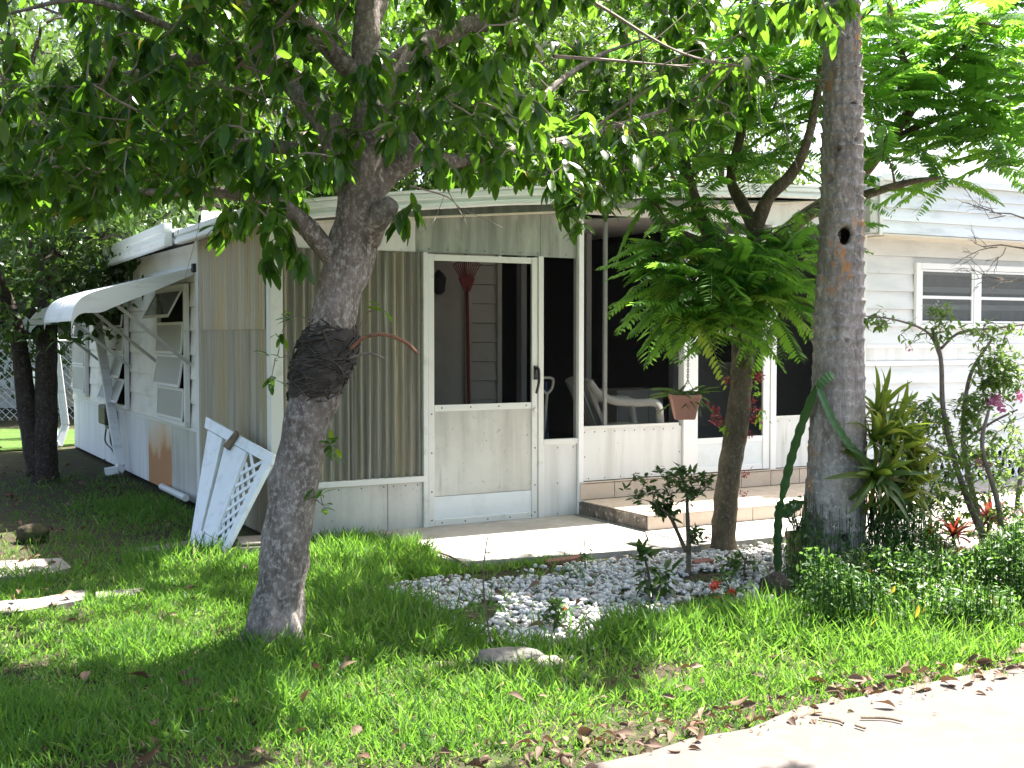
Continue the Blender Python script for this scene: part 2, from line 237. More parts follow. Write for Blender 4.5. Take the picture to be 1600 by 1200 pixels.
# ------------------------------------------------------------------ mesh helpers
class MB:
    def __init__(s): s.v = []; s.f = []; s.t = None
    def add(s, verts, faces):
        o = len(s.v); s.v += [tuple(float(c) for c in p) for p in verts]; s.f += [tuple(i + o for i in f) for f in faces]; return s
    def hexa(s, p):   # 8 points: bottom 4 ccw, top 4 ccw
        return s.add(p, [(0, 3, 2, 1), (4, 5, 6, 7), (0, 1, 5, 4), (1, 2, 6, 5), (2, 3, 7, 6), (3, 0, 4, 7)])
    def box(s, x0, x1, y0, y1, z0, z1):
        return s.hexa([(x0, y0, z0), (x1, y0, z0), (x1, y1, z0), (x0, y1, z0), (x0, y0, z1), (x1, y0, z1), (x1, y1, z1), (x0, y1, z1)])
    def beam(s, p, q, w, h, up=(0, 0, 1)):
        p = np.array(p, float); q = np.array(q, float); d = q - p; d /= np.linalg.norm(d)
        x = np.cross(d, up); x /= max(np.linalg.norm(x), 1e-6); z = np.cross(x, d)
        a = [(-.5, -.5), (.5, -.5), (.5, .5), (-.5, .5)]
        A = [p + x * w * i + z * h * j for i, j in a]; B = [q + x * w * i + z * h * j for i, j in a]
        return s.add(A + B, [(0, 1, 2, 3), (7, 6, 5, 4), (0, 4, 5, 1), (1, 5, 6, 2), (2, 6, 7, 3), (3, 7, 4, 0)])
    def tube(s, path, rad, n=8, cap=True, lump=0.0, seed=0.0, lf=6.0):
        path = np.asarray(path, float); k = len(path)
        if np.isscalar(rad): rad = [rad] * k
        tan = np.gradient(path, axis=0); tan /= np.maximum(np.linalg.norm(tan, axis=1)[:, None], 1e-9)
        ref = np.array([0.31, 0.95, 0.05]) if abs(tan[0][1]) < 0.9 else np.array([1.0, 0.1, 0])
        x = np.cross(tan[0], ref); x /= np.linalg.norm(x); V = []
        for i in range(k):
            x = x - tan[i] * (x @ tan[i]); x /= np.linalg.norm(x); y = np.cross(tan[i], x)
            for j in range(n):
                a = 2 * math.pi * j / n; d = x * math.cos(a) + y * math.sin(a); r = rad[i]
                if lump:
                    q = path[i] + d * r; r *= 1 + lump * mnoise.noise(Vector((q[0] * lf + seed, q[1] * lf, q[2] * lf)))
                V.append(path[i] + d * r)
        F = [(i * n + j, i * n + (j + 1) % n, (i + 1) * n + (j + 1) % n, (i + 1) * n + j) for i in range(k - 1) for j in range(n)]
        if cap: F += [tuple(range(n))[::-1], tuple(range((k - 1) * n, k * n))]
        return s.add(V, F)
    def lathe(s, prof, n=16, c=(0, 0, 0)):
        V = [(c[0] + r * math.cos(2 * math.pi * j / n), c[1] + r * math.sin(2 * math.pi * j / n), c[2] + z) for r, z in prof for j in range(n)]
        F = [(i * n + j, i * n + (j + 1) % n, (i + 1) * n + (j + 1) % n, (i + 1) * n + j) for i in range(len(prof) - 1) for j in range(n)]
        return s.add(V, F)
    def build(s, name, m, parent=None, origin=None, smooth=False, bevel=0.0):
        me = bpy.data.meshes.new(name)
        v = s.v if origin is None else [(p[0] - origin[0], p[1] - origin[1], p[2] - origin[2]) for p in s.v]
        me.from_pydata(v, [], s.f); me.update()
        return link(name, me, m, parent, smooth, bevel)
def link(name, me, m, parent=None, smooth=False, bevel=0.0):
    if m is not None and not me.materials: me.materials.append(M[m] if isinstance(m, str) else m)
    if smooth: me.polygons.foreach_set('use_smooth', [True] * len(me.polygons))
    o = bpy.data.objects.new(name, me); COL.objects.link(o)
    if parent is not None: o.parent = parent
    if bevel:
        b = o.modifiers.new('bevel', 'BEVEL'); b.width = bevel; b.segments = 2; b.limit_method = 'ANGLE'
    return o
def tag(o, label=None, cat=None, group=None, kind=None):
    for k, val in (('label', label), ('category', cat), ('group', group), ('kind', kind)):
        if val: o[k] = val
    return o
def empty(name, loc, label, cat, rz=0.0, group=None):
    o = bpy.data.objects.new(name, None); COL.objects.link(o); o.location = loc; o.rotation_euler = (0, 0, rz); o.empty_display_size = 0.1
    return tag(o, label, cat, group)
def inst(name, me, parent, mw):
    o = bpy.data.objects.new(name, me); COL.objects.link(o); o.parent = parent
    o.matrix_basis = mw; return o
def spline(pts, n=8):
    """Catmull-Rom through rows of numbers (any width)"""
    p = np.asarray(pts, float); p = np.vstack([2 * p[0] - p[1], p, 2 * p[-1] - p[-2]]); out = []
    for i in range(1, len(p) - 2):
        for t in np.linspace(0, 1, n, endpoint=False):
            a, b, c, d = p[i - 1], p[i], p[i + 1], p[i + 2]
            out.append(0.5 * ((2 * b) + (-a + c) * t + (2 * a - 5 * b + 4 * c - d) * t * t + (-a + 3 * b - 3 * c + d) * t ** 3))
    out.append(p[-2]); return np.array(out)
def scatter_mesh(name, tv, tf, pos, ydir, nrm, scale, tint, m, parent=None, xs=1.0):
    """merge N transformed copies of a small template (verts tv, faces tf) into one mesh with a per-copy 'tint'"""
    pos = np.asarray(pos, float); N = len(pos); tv = np.asarray(tv, float)
    X, Y, Z = frames(ydir, nrm); sc = np.asarray(scale, float).reshape(-1, 1) * np.ones((N, 1))
    V = (pos[:, None, :] + sc[:, None, :] * (tv[None, :, 0:1] * X[:, None, :] * xs + tv[None, :, 1:2] * Y[:, None, :] + tv[None, :, 2:3] * Z[:, None, :])).reshape(-1, 3)
    k = len(tv); fl = np.array([len(f) for f in tf]); fi = np.concatenate([np.array(f) for f in tf])
    loops = (fi[None, :] + (np.arange(N) * k)[:, None]).reshape(-1); tot = np.tile(fl, N); st = np.concatenate([[0], np.cumsum(tot)[:-1]])
    me = bpy.data.meshes.new(name); me.vertices.add(len(V)); me.vertices.foreach_set('co', V.astype(np.float32).ravel())
    me.loops.add(len(loops)); me.loops.foreach_set('vertex_index', loops.astype(np.int32))
    me.polygons.add(len(tot)); me.polygons.foreach_set('loop_start', st.astype(np.int32))
    at = me.attributes.new('tint', 'FLOAT', 'POINT'); at.data.foreach_set('value', np.repeat(np.asarray(tint, float), k).astype(np.float32))
    me.update(calc_edges=True); me.validate()
    return link(name, me, m, parent, True)
def frames(ydir, nrm):
    Y = np.asarray(ydir, float); Y = Y / np.linalg.norm(Y, axis=1)[:, None]
    Z = np.asarray(nrm, float); Z = Z - Y * np.sum(Z * Y, 1)[:, None]; Z = Z / np.maximum(np.linalg.norm(Z, axis=1), 1e-6)[:, None]
    return np.cross(Y, Z), Y, Z
def leaf_template(w=0.36, bend=0.25, fold=0.12, rows=(0, .12, .35, .6, .82, 1), shape=0.8, pw=1.0):
    V = []; F = []
    for t in rows:
        wd = w / 2 * math.sin(math.pi * min(max(t, 0), 1) ** shape) ** pw if 0 < t < 1 else 0.004
        z = -bend * t * t; V += [(-wd, t, z + fold * wd * 2), (0, t, z), (wd, t, z + fold * wd * 2)]
    for i in range(len(rows) - 1):
        a = i * 3; F += [(a, a + 1, a + 4, a + 3), (a + 1, a + 2, a + 5, a + 4)]
    return V, F
def rdir(n):
    d = RNG.normal(size=(n, 3)); return d / np.linalg.norm(d, axis=1)[:, None]
# ================================================================== ground and paving
def sheet(name, pts, z, m, thick=0.0):
    mb = MB(); n = len(pts); V = [(p[0], p[1], z) for p in pts]
    if thick:
        V += [(p[0], p[1], z - thick) for p in pts]
        mb.add(V, [tuple(range(n))] + [(i, i + n, (i + 1) % n + n, (i + 1) % n) for i in range(n)])
    else: mb.add(V, [tuple(range(n))])
    return tag(mb.build(name, m), kind='structure')
def grid_ground():
    me = bpy.data.meshes.new('ground'); xs = np.concatenate([[-600, -120, -40], np.linspace(-14, 14, 113), [40, 120, 600]])
    ys = np.concatenate([[-200, -20], np.linspace(0, 20, 81), [40, 120, 800]]); X, Y = np.meshgrid(xs, ys)
    Z = np.array([0.022 * mnoise.noise(Vector((x * 1.3, y * 1.3, 0))) + 0.012 * mnoise.noise(Vector((x * 4, y * 4, 3))) - 0.01 for x, y in zip(X.ravel(), Y.ravel())])
    n, k = X.shape; V = np.c_[X.ravel(), Y.ravel(), Z]
    F = [(j * k + i, j * k + i + 1, (j + 1) * k + i + 1, (j + 1) * k + i) for j in range(n - 1) for i in range(k - 1)]
    me.from_pydata(V.tolist(), [], F); return tag(link('ground', me, 'soil', None, True), kind='structure')
grid_ground()
def wob(a, b, n, amp, seed):
    a = np.array(a); b = np.array(b); d = (b - a) / np.linalg.norm(b - a); nn = np.array([-d[1], d[0]])
    return [tuple(a + (b - a) * t + nn * amp * mnoise.noise(Vector((t * n * 0.6, seed, 0)))) for t in np.linspace(0, 1, n)]
def Lp(pts): return [tuple(L(u, v)[:2]) for u, v in pts]
sheet('driveway', Lp([(-9, -13), (16, -13)] + wob((16, -4.75), (0.6, -4.83), 50, 0.09, 3) + wob((0.5, -4.86), (-9, -6.2), 40, 0.09, 5)), 0.035, 'drive', 0.12)
# walk slabs with open joints
for i, (u0, u1) in enumerate([(0.72, 2.55), (2.56, 4.3), (4.31, 6.2), (6.21, 8.4), (8.41, 12.5)]):
    sheet('walkway', Lp([(u0, -0.004), (u0 + (0.06 if i == 0 else 0), -1.42 - (0.0 if i == 0 else 0.25)), (u1 - 0.012, -1.70), (u1 - 0.012, -0.004)]), 0.032 + 0.002 * (i % 2), 'conc', 0.1)
for i, (u0, u1) in enumerate([(3.5, 5.2), (5.21, 7.4), (7.41, 11)]):
    sheet('walkway', Lp([(u0, -1.715), (u0 + 0.05, -2.75), (u1 - 0.012, -2.95), (u1 - 0.012, -1.715)]), 0.030, 'conc', 0.1)
# old strips of concrete in the grass on the left
for i, pp in enumerate([[(-40, 885), (95, 878), (112, 893), (70, 905), (-40, 912)], [(-40, 950), (60, 942), (135, 928), (130, 945), (40, 962), (-40, 972)], [(150, 932), (225, 926), (210, 938), (150, 942)], [(215, 862), (300, 850), (322, 872), (240, 876)]]):
    sheet('path', [tuple(G(x, y)[:2]) for x, y in pp][::-1], 0.028, 'oldconc', 0.06)
sheet('lawn', [(-60, 19), (-4.6, 19), (-5.6, 17), (-6.6, 15.5), (-60, 15.5)][::-1], 0.03, 'lawn', 0.02)
# ================================================================== the mobile home
HOME = empty('mobile_home', L(0, 0), 'white mobile home with screened porch, translucent corrugated panels and low shed roof', 'mobile home', HROT)
def hp(name, mb, m, parent=HOME, smooth=False, bevel=0.0): return mb.build(name, m, parent, None, smooth, bevel)
def panel(name, u0, u1, z0, z1, m, v0=-0.004, v1=0.012, parent=HOME, sag=0.0):
    """thin front sheet, slightly oil-canned"""
    mb = MB(); nu = max(2, int((u1 - u0) / 0.12)); nz = max(2, int((z1 - z0) / 0.12)); V = []; F = []
    for k in range(nz + 1):
        for i in range(nu + 1):
            u = u0 + (u1 - u0) * i / nu; z = z0 + (z1 - z0) * k / nz
            e = math.sin(math.pi * i / nu) * math.sin(math.pi * k / nz)
            V.append((u, v0 - sag * e * (0.6 + mnoise.noise(Vector((u * 2.5, z * 2.5, 1.7)))), z))
    w = nu + 1
    for k in range(nz):
        for i in range(nu): F.append((k * w + i, k * w + i + 1, (k + 1) * w + i + 1, (k + 1) * w + i))
    mb.add(V, F); mb.box(u0, u1, v0 + 0.006, v1, z0, z1)
    return hp(name, mb, m, parent, False)
def screws(parent, pts, r=0.006):
    mb = MB()
    for (u, v, z) in pts: mb.lathe([(r, 0), (r * 0.7, 0.003), (0.0005, 0.004)], 6, (0, 0, 0)); 
    mb.v = []; mb.f = []
    for (u, v, z) in pts:
        n = 6; V = [(u + r * math.cos(2 * math.pi * j / n), v, z + r * math.sin(2 * math.pi * j / n)) for j in range(n)] + [(u, v - 0.004, z)]
        mb.add(V, [(j, (j + 1) % n, n) for j in range(n)])
    o = hp('screw_heads', mb, 'screw', parent); o['kind'] = 'stuff'; return o
def corrug(name, a0, a1, z0, z1, m, axis='u', off=-0.012, pitch=0.068, amp=0.015, zc=None):
    n = int((a1 - a0) / pitch * 8); mb = MB(); V = []; nz = 6
    for k in range(nz + 1):
        for i in range(n + 1):
            a = a0 + (a1 - a0) * i / n; w = off - amp * math.sin(2 * math.pi * (a - a0) / pitch) - 0.004 * mnoise.noise(Vector((a * 3, k * 0.7, 5)))
            z = z0 + (z1 - z0) * k / nz
            V.append((a, w, z) if axis == 'u' else (w, a, z))
    F = [(k * (n + 1) + i, k * (n + 1) + i + 1, (k + 1) * (n + 1) + i + 1, (k + 1) * (n + 1) + i) for k in range(nz) for i in range(n)]
    mb.add(V, F); return hp(name, mb, m, HOME, True)
# --- front of the porch, left bay: corner post, corrugated sheets, aluminium panels
hp('corner_post', MB().box(-0.012, 0.085, -0.03, 0.06, 0.0, 2.3), 'frame', bevel=0.006)
corrug('corrugated_panel', 0.085, 0.64, 0.43, 2.135, 'fg_front')
corrug('corrugated_panel', 0.60, 1.185, 0.425, 2.132, 'fg_front', off=-0.004)
hp('sill_rail', MB().box(0.085, 1.19, -0.045, 0.03, 0.385, 0.428), 'frame', bevel=0.004)
a = panel('wall_panel', 0.085, 0.9, 0.012, 0.383, 'alu', sag=0.006); screws(a, [(0.15 + 0.18 * i, -0.006, 0.36) for i in range(5)])
a = panel('wall_panel', 0.905, 1.19, 0.012, 0.383, 'alu', sag=0.006); screws(a, [(0.95 + 0.1 * i, -0.006, 0.36) for i in range(3)])
def fz(u):   # underside of the front roof edge
    return float(np.interp(u, [-0.2, 0.33, 0.99, 1.9, 2.25, 3.24, 4.48, 5.8], [2.27, 2.345, 2.43, 2.52, 2.545, 2.655, 2.725, 2.76]))
def toppanel(u0, u1, z0, m):
    mb = MB(); n = 8; V = []; F = []
    for i in range(n + 1):
        u = u0 + (u1 - u0) * i / n
        for z, k in ((z0, 0), (0.5 * (z0 + fz(u)), 1), (fz(u) + 0.03, 2)):
            V.append((u, -0.006 - 0.012 * mnoise.noise(Vector((u * 3.1, z * 3, 9))) * (1 if k == 1 else 0.3), z))
    for i in range(n):
        for k in range(2): F.append((i * 3 + k, (i + 1) * 3 + k, (i + 1) * 3 + k + 1, i * 3 + k + 1))
    mb.add(V, F); mb.hexa([(u0, 0.002, z0), (u1, 0.002, z0), (u1, 0.012, z0), (u0, 0.012, z0), (u0, 0.002, fz(u0) + .03), (u1, 0.002, fz(u1) + .03), (u1, 0.012, fz(u1) + .03), (u0, 0.012, fz(u0) + .03)])
    return hp('wall_panel', mb, m, HOME, True)
toppanel(0.085, 0.60, 2.14, 'alu_white'); toppanel(0.604, 1.14, 2.14, 'alu_white')
a = toppanel(1.144, 2.235, 2.14, 'alu_upper'); screws(a, [(1.25 + 0.16 * i, -0.008, 2.165) for i in range(7)])
a = toppanel(2.239, 2.585, 2.135, 'alu_upper'); screws(a, [(2.32, -0.008, 2.16), (2.48, -0.008, 2.16)])
# --- screen door
hp('door_jamb', MB().box(1.192, 1.232, -0.03, 0.04, 0.0, 2.138), 'frame', bevel=0.004)
hp('door_jamb', MB().box(2.208, 2.256, -0.03, 0.04, 0.0, 2.138), 'frame', bevel=0.004)
d = MB()
for b_ in [(1.236, 1.286, 0.03, 2.128), (2.152, 2.204, 0.03, 2.128)]: d.box(b_[0], b_[1], -0.022, 0.008, b_[2], b_[3])
for z0, z1 in [(2.078, 2.126), (0.918, 0.968), (0.032, 0.082)]: d.box(1.288, 2.15, -0.019, 0.006, z0, z1)
DOOR = hp('screen_door', d, 'frame', bevel=0.003)
hp('insect_screen', MB().box(1.284, 2.154, -0.008, -0.006, 0.964, 2.082), 'screen', DOOR)
a = panel('door_panel', 1.284, 2.154, 0.262, 0.922, 'alu', -0.012, 0.0, DOOR, 0.004)
panel('kick_plate', 1.284, 2.154, 0.078, 0.258, 'kick', -0.012, 0.0, DOOR, 0.002)
screws(DOOR, [(u, -0.0245, z) for u in (1.262, 2.178) for z in (0.08, 0.3, 0.6, 0.9)] + [(1.35 + 0.25 * i, -0.0215, 0.945) for i in range(4)] + [(1.35 + 0.2 * i, -0.0215, 0.055) for i in range(5)], 0.007)
h = MB().tube(spline([(2.182, -0.022, 1.24), (2.186, -0.065, 1.235), (2.188, -0.07, 1.14), (2.182, -0.05, 1.06), (2.178, -0.045, 1.04)], 5), 0.011, 8); h.box(2.166, 2.198, -0.034, -0.02, 1.15, 1.26)
hp('handle', h, 'black', DOOR, True)
hp('lock', MB().lathe([(0.018, 0), (0.016, 0.01), (0.001, 0.012)], 12), 'frame', DOOR).matrix_basis = Matrix.Translation((2.178, -0.024, 0.905)) @ Matrix.Rotation(R(90), 4, 'X')
hp('threshold', MB().box(1.2, 2.25, -0.05, 0.05, 0.0, 0.028), 'frame')
# --- narrow screen bay
hp('insect_screen', MB().box(2.262, 2.582, 0.0, 0.002, 0.665, 2.134), 'screen')
hp('sill_rail', MB().box(2.258, 2.584, -0.028, 0.03, 0.618, 0.662), 'frame', bevel=0.003)
a = panel('wall_panel', 2.258, 2.582, 0.012, 0.616, 'alu_white', sag=0.006); screws(a, [(2.4, -0.008, 0.59), (2.55, -0.008, 0.59), (2.4, -0.008, 0.3), (2.4, -0.008, 0.05)])
hp('post', MB().box(2.586, 2.634, -0.036, 0.05, 0.0, 2.60), 'frame_new', bevel=0.004)
# --- wide screen bay
hp('insect_screen', MB().box(2.636, 3.622, 0.0, 0.002, 0.755, 2.498), 'screen')
hp('mullion', MB().box(2.86, 2.89, 0.004, 0.03, 0.755, 2.498), 'frame')
hp('sill_rail', MB().box(2.636, 3.622, -0.012, 0.03, 0.728, 0.753), 'frame')
a = panel('wall_panel', 2.636, 3.655, 0.30, 0.726, 'alu_white', sag=0.005); screws(a, [(2.66 + 0.1 * i, -0.008, 0.705) for i in range(10)] + [(2.66, -0.008, 0.5), (3.63, -0.008, 0.5)] + [(2.7 + 0.16 * i, -0.008, 0.32) for i in range(6)])
hp('header_panel', MB().hexa([(2.636, -0.004, 2.5), (5.75, -0.004, 2.5), (5.75, 0.02, 2.5), (2.636, 0.02, 2.5), (2.636, -0.004, fz(2.636) + .02), (5.75, -0.004, fz(5.75) + .02), (5.75, 0.02, fz(5.75) + .02), (2.636, 0.02, fz(2.636) + .02)]), 'alu_white')
# --- white storm door on the step
hp('post', MB().box(3.658, 3.735, -0.03, 0.05, 0.29, 2.498), 'frame_new', bevel=0.004)
hp('post', MB().box(4.635, 4.70, -0.03, 0.05, 0.29, 2.498), 'frame_new', bevel=0.004)
d = MB()
for u0, u1 in [(3.738, 3.82), (4.555, 4.632)]: d.box(u0, u1, -0.02, 0.012, 0.30, 2.40)
for z0, z1 in [(0.302, 0.35), (0.555, 0.605), (1.505, 1.555), (2.33, 2.398)]: d.box(3.822, 4.553, -0.017, 0.010, z0, z1)
SD = hp('storm_door', d, 'frame_new', bevel=0.004)
panel('door_panel', 3.818, 4.557, 0.348, 0.557, 'kick', -0.010, 0.0, SD, 0.002)
for z0, z1 in [(0.603, 1.507), (1.553, 2.332)]: hp('insect_screen', MB().box(3.818, 4.557, -0.004, -0.002, z0, z1), 'screen', SD)
hp('handle', MB().box(4.58, 4.612, -0.07, -0.02, 1.45, 1.56), 'black', SD, bevel=0.008)
hp('hinge', MB().box(4.64, 4.66, -0.04, -0.028, 1.38, 1.5), 'frame', SD)
# --- right screen bay
hp('insect_screen', MB().box(4.702, 5.74, 0.0, 0.002, 0.775, 2.498), 'screen')
hp('sill_rail', MB().box(4.702, 5.74, -0.012, 0.03, 0.748, 0.773), 'frame')
a = panel('wall_panel', 4.702, 5.74, 0.30, 0.746, 'alu_white', sag=0.004); screws(a, [(4.74 + 0.14 * i, -0.008, 0.725) for i in range(8)])
hp('post', MB().box(5.742, 5.80, -0.03, 0.05, 0.0, 2.76), 'frame', bevel=0.004)
# --- inner porch: walls, floor, dark rooms
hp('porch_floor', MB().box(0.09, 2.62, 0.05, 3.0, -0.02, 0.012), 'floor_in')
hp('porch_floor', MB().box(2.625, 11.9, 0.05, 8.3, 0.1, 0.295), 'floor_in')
iw = hp('inner_wall', MB().box(0.1, 2.66, 2.2, 2.26, 0.0, 2.6), 'inner')
k = 0
for i in range(12):
    z = 0.3 + 0.19 * i
    hp('siding_board', MB().hexa([(2.72, 2.16, z), (3.0, 2.16, z), (3.0, 2.2, z), (2.72, 2.2, z), (2.72, 2.185, z + .186), (3.0, 2.185, z + .186), (3.0, 2.2, z + .186), (2.72, 2.2, z + .186)]), 'inner', iw)
hp('trim', MB().box(2.662, 2.716, 2.15, 2.2, 0.3, 2.6), 'inner', iw); hp('trim', MB().box(3.003, 3.05, 2.14, 2.25, 0.3, 2.6), 'inner', iw)
hp('post', MB().box(3.25, 3.31, 2.1, 2.2, 0.3, 2.65), 'grey_siding'); hp('post', MB().box(4.02, 4.08, 2.1, 2.18, 0.3, 2.65), 'frame')
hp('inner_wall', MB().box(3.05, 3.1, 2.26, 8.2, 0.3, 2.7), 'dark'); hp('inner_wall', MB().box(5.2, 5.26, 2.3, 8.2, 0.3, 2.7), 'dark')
gw = hp('inner_wall', MB().box(5.2, 11.8, 2.22, 2.28, 0.3, 2.75), 'grey_siding')
for i in range(12):
    z = 0.3 + 0.2 * i
    hp('siding_board', MB().hexa([(5.2, 2.19, z), (9.0, 2.19, z), (9.0, 2.22, z), (5.2, 2.22, z), (5.2, 2.212, z + .197), (9, 2.212, z + .197), (9, 2.22, z + .197), (5.2, 2.22, z + .197)]), 'grey_siding', gw)
fr = MB()
for x0, x1, z0, z1 in [(5.62, 5.70, 1.13, 2.1), (6.22, 6.30, 1.13, 2.1), (5.7, 6.22, 1.13, 1.21), (5.7, 6.22, 2.03, 2.1)]: fr.box(x0, x1, 2.15, 2.185, z0, z1)
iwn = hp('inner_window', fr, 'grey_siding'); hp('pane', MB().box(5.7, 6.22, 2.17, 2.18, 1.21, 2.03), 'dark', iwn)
hp('porch_ceiling', MB().box(0.1, 11.9, 0.06, 8.3, 2.19, 2.2) if False else MB().hexa([(0.0, 0.03, 2.22), (5.8, 0.03, 2.70), (5.8, 8.3, 2.70), (0.0, 8.3, 2.22), (0.0, 0.03, 2.24), (5.8, 0.03, 2.72), (5.8, 8.3, 2.72), (0.0, 8.3, 2.24)]), 'inner')
# --- roof and fascias
rf = MB(); us = [-0.22, 0.33, 0.99, 1.9, 2.25, 3.24, 4.48, 5.9]
for i in range(len(us) - 1):
    a0, a1 = us[i], us[i + 1]; z0, z1 = fz(a0) + 0.10, fz(a1) + 0.10
    rf.hexa([(a0, -0.13, z0 - .04), (a1, -0.13, z1 - .04), (a1, 8.7, z1 - .04), (a0, 8.7, z0 - .04), (a0, -0.13, z0), (a1, -0.13, z1), (a1, 8.7, z1), (a0, 8.7, z0)])
ROOF = hp('roof', rf, 'fascia')
for v in np.arange(0.25, 8.5, 0.42):
    hp('roof_rib', MB().hexa([(-0.2, v, fz(-.2) + .1), (5.8, v, fz(5.8) + .1), (5.8, v + .04, fz(5.8) + .1), (-0.2, v + .04, fz(-.2) + .1), (-0.2, v, fz(-.2) + .14), (5.8, v, fz(5.8) + .14), (5.8, v + .04, fz(5.8) + .14), (-0.2, v + .04, fz(-.2) + .14)]), 'fascia', ROOF)
def fascia(us, v0, hgt, name='fascia'):
    mb = MB(); prof = [(0, 0), (-0.012, 0.012), (-0.012, 0.035), (0, 0.045), (0, hgt * 0.5), (-0.014, hgt * 0.55), (-0.014, hgt * 0.78), (-0.004, hgt * 0.82), (-0.02, hgt * 0.9), (-0.02, hgt), (0.03, hgt), (0.03, 0)]
    V = []; n = len(prof)
    for u in us: V += [(u, v0 + p[0], fz(u) + p[1]) for p in prof]
    F = [(i * n + j, (i + 1) * n + j, (i + 1) * n + (j + 1) % n, i * n + (j + 1) % n) for i in range(len(us) - 1) for j in range(n)] + [tuple(range(n)), tuple(range((len(us) - 1) * n, len(us) * n))[::-1]]
    mb.add(V, F); return hp(name, mb, 'fascia')
fascia([-0.17, 0.33, 0.99, 1.9, 2.235], -0.15, 0.145); fascia([2.245, 3.24, 4.48, 5.66], -0.15, 0.115)
hp('soffit', MB().hexa([(-0.15, -0.12, 2.28), (5.7, -0.12, fz(5.7) + .012), (5.7, -0.01, fz(5.7) + .012), (-0.15, -0.01, 2.28), (-0.15, -0.12, 2.29), (5.7, -0.12, fz(5.7) + .022), (5.7, -0.01, fz(5.7) + .022), (-0.15, -0.01, 2.29)]), 'soffit')
def sidefascia(u0, v0, v1, z0, z1, hgt):
    mb = MB(); prof = [(0, 0), (-0.012, 0.01), (-0.012, hgt * .35), (0, hgt * .4), (0, hgt * .6), (-0.015, hgt * .65), (-0.015, hgt), (0.05, hgt), (0.05, 0)]; n = len(prof); V = []
    for v, z in ((v0, z0), (v1, z1)): V += [(u0 + p[0], v, z + p[1]) for p in prof]
    mb.add(V, [(j, (j + 1) % n, n + (j + 1) % n, n + j) for j in range(n)] + [tuple(range(n))[::-1], tuple(range(n, 2 * n))])
    return hp('fascia', mb, 'fascia')
sidefascia(-0.22, -0.15, 1.86, 2.275, 2.27, 0.11); sidefascia(-0.30, 1.87, 8.75, 2.26, 2.15, 0.19)
hp('roof_edge_cap', MB().box(-0.30, 0.3, 1.88, 8.7, 2.37, 2.40), 'fascia')
# --- left wall
corrug('corrugated_panel', 0.07, 1.0, 1.55, 2.33, 'fg_side', 'v', off=-0.016); corrug('corrugated_panel', 0.98, 1.9, 1.55, 2.31, 'fg_side', 'v', off=-0.010)
corrug('corrugated_panel', 0.07, 0.95, 0.05, 1.6, 'fg_side_low', 'v', off=-0.004); corrug('corrugated_panel', 0.94, 1.9, 0.05, 1.6, 'fg_side_low', 'v', off=0.002)
hp('post', MB().box(-0.03, 0.05, 1.905, 2.0, 0.0, 2.33), 'frame', bevel=0.004)
def lpanel(v0, v1, z0, z1, m, u0=-0.006):
    return hp('wall_panel', MB().box(u0, 0.012, v0, v1, z0, z1), m, bevel=0.003)
for v0, v1, m in [(2.002, 3.02, 'alu'), (3.025, 4.0, 'rust'), (4.005, 4.95, 'alu_white'), (4.955, 6.1, 'alu_white'), (6.105, 7.3, 'alu_white'), (7.305, 8.5, 'alu_white')]: lpanel(v0, v1, 0.03, 0.665, m)
hp('sill_rail', MB().box(-0.025, 0.02, 2.002, 8.5, 0.667, 0.695), 'frame')
lw = hp('side_wall', MB().box(0.004, 0.03, 2.002, 8.5, 0.69, 2.3), 'side_siding')
for i in range(6):
    z = 0.697 + 0.212 * i
    hp('siding_board', MB().hexa([(-0.022, 2.0, z), (-0.022, 8.5, z), (0.003, 8.5, z), (0.003, 2.0, z), (-0.004, 2.0, z + .209), (-0.004, 8.5, z + .209), (0.003, 8.5, z + .209), (0.003, 2.0, z + .209)][::1]), 'side_siding', lw)
for v0, v1 in [(2.005, 3.0), (3.01, 4.3), (4.31, 5.9), (5.91, 7.2), (7.21, 8.5)]: hp('wall_panel', MB().box(-0.012, 0.003, v0, v1, 1.972, 2.3), 'side_siding', lw)
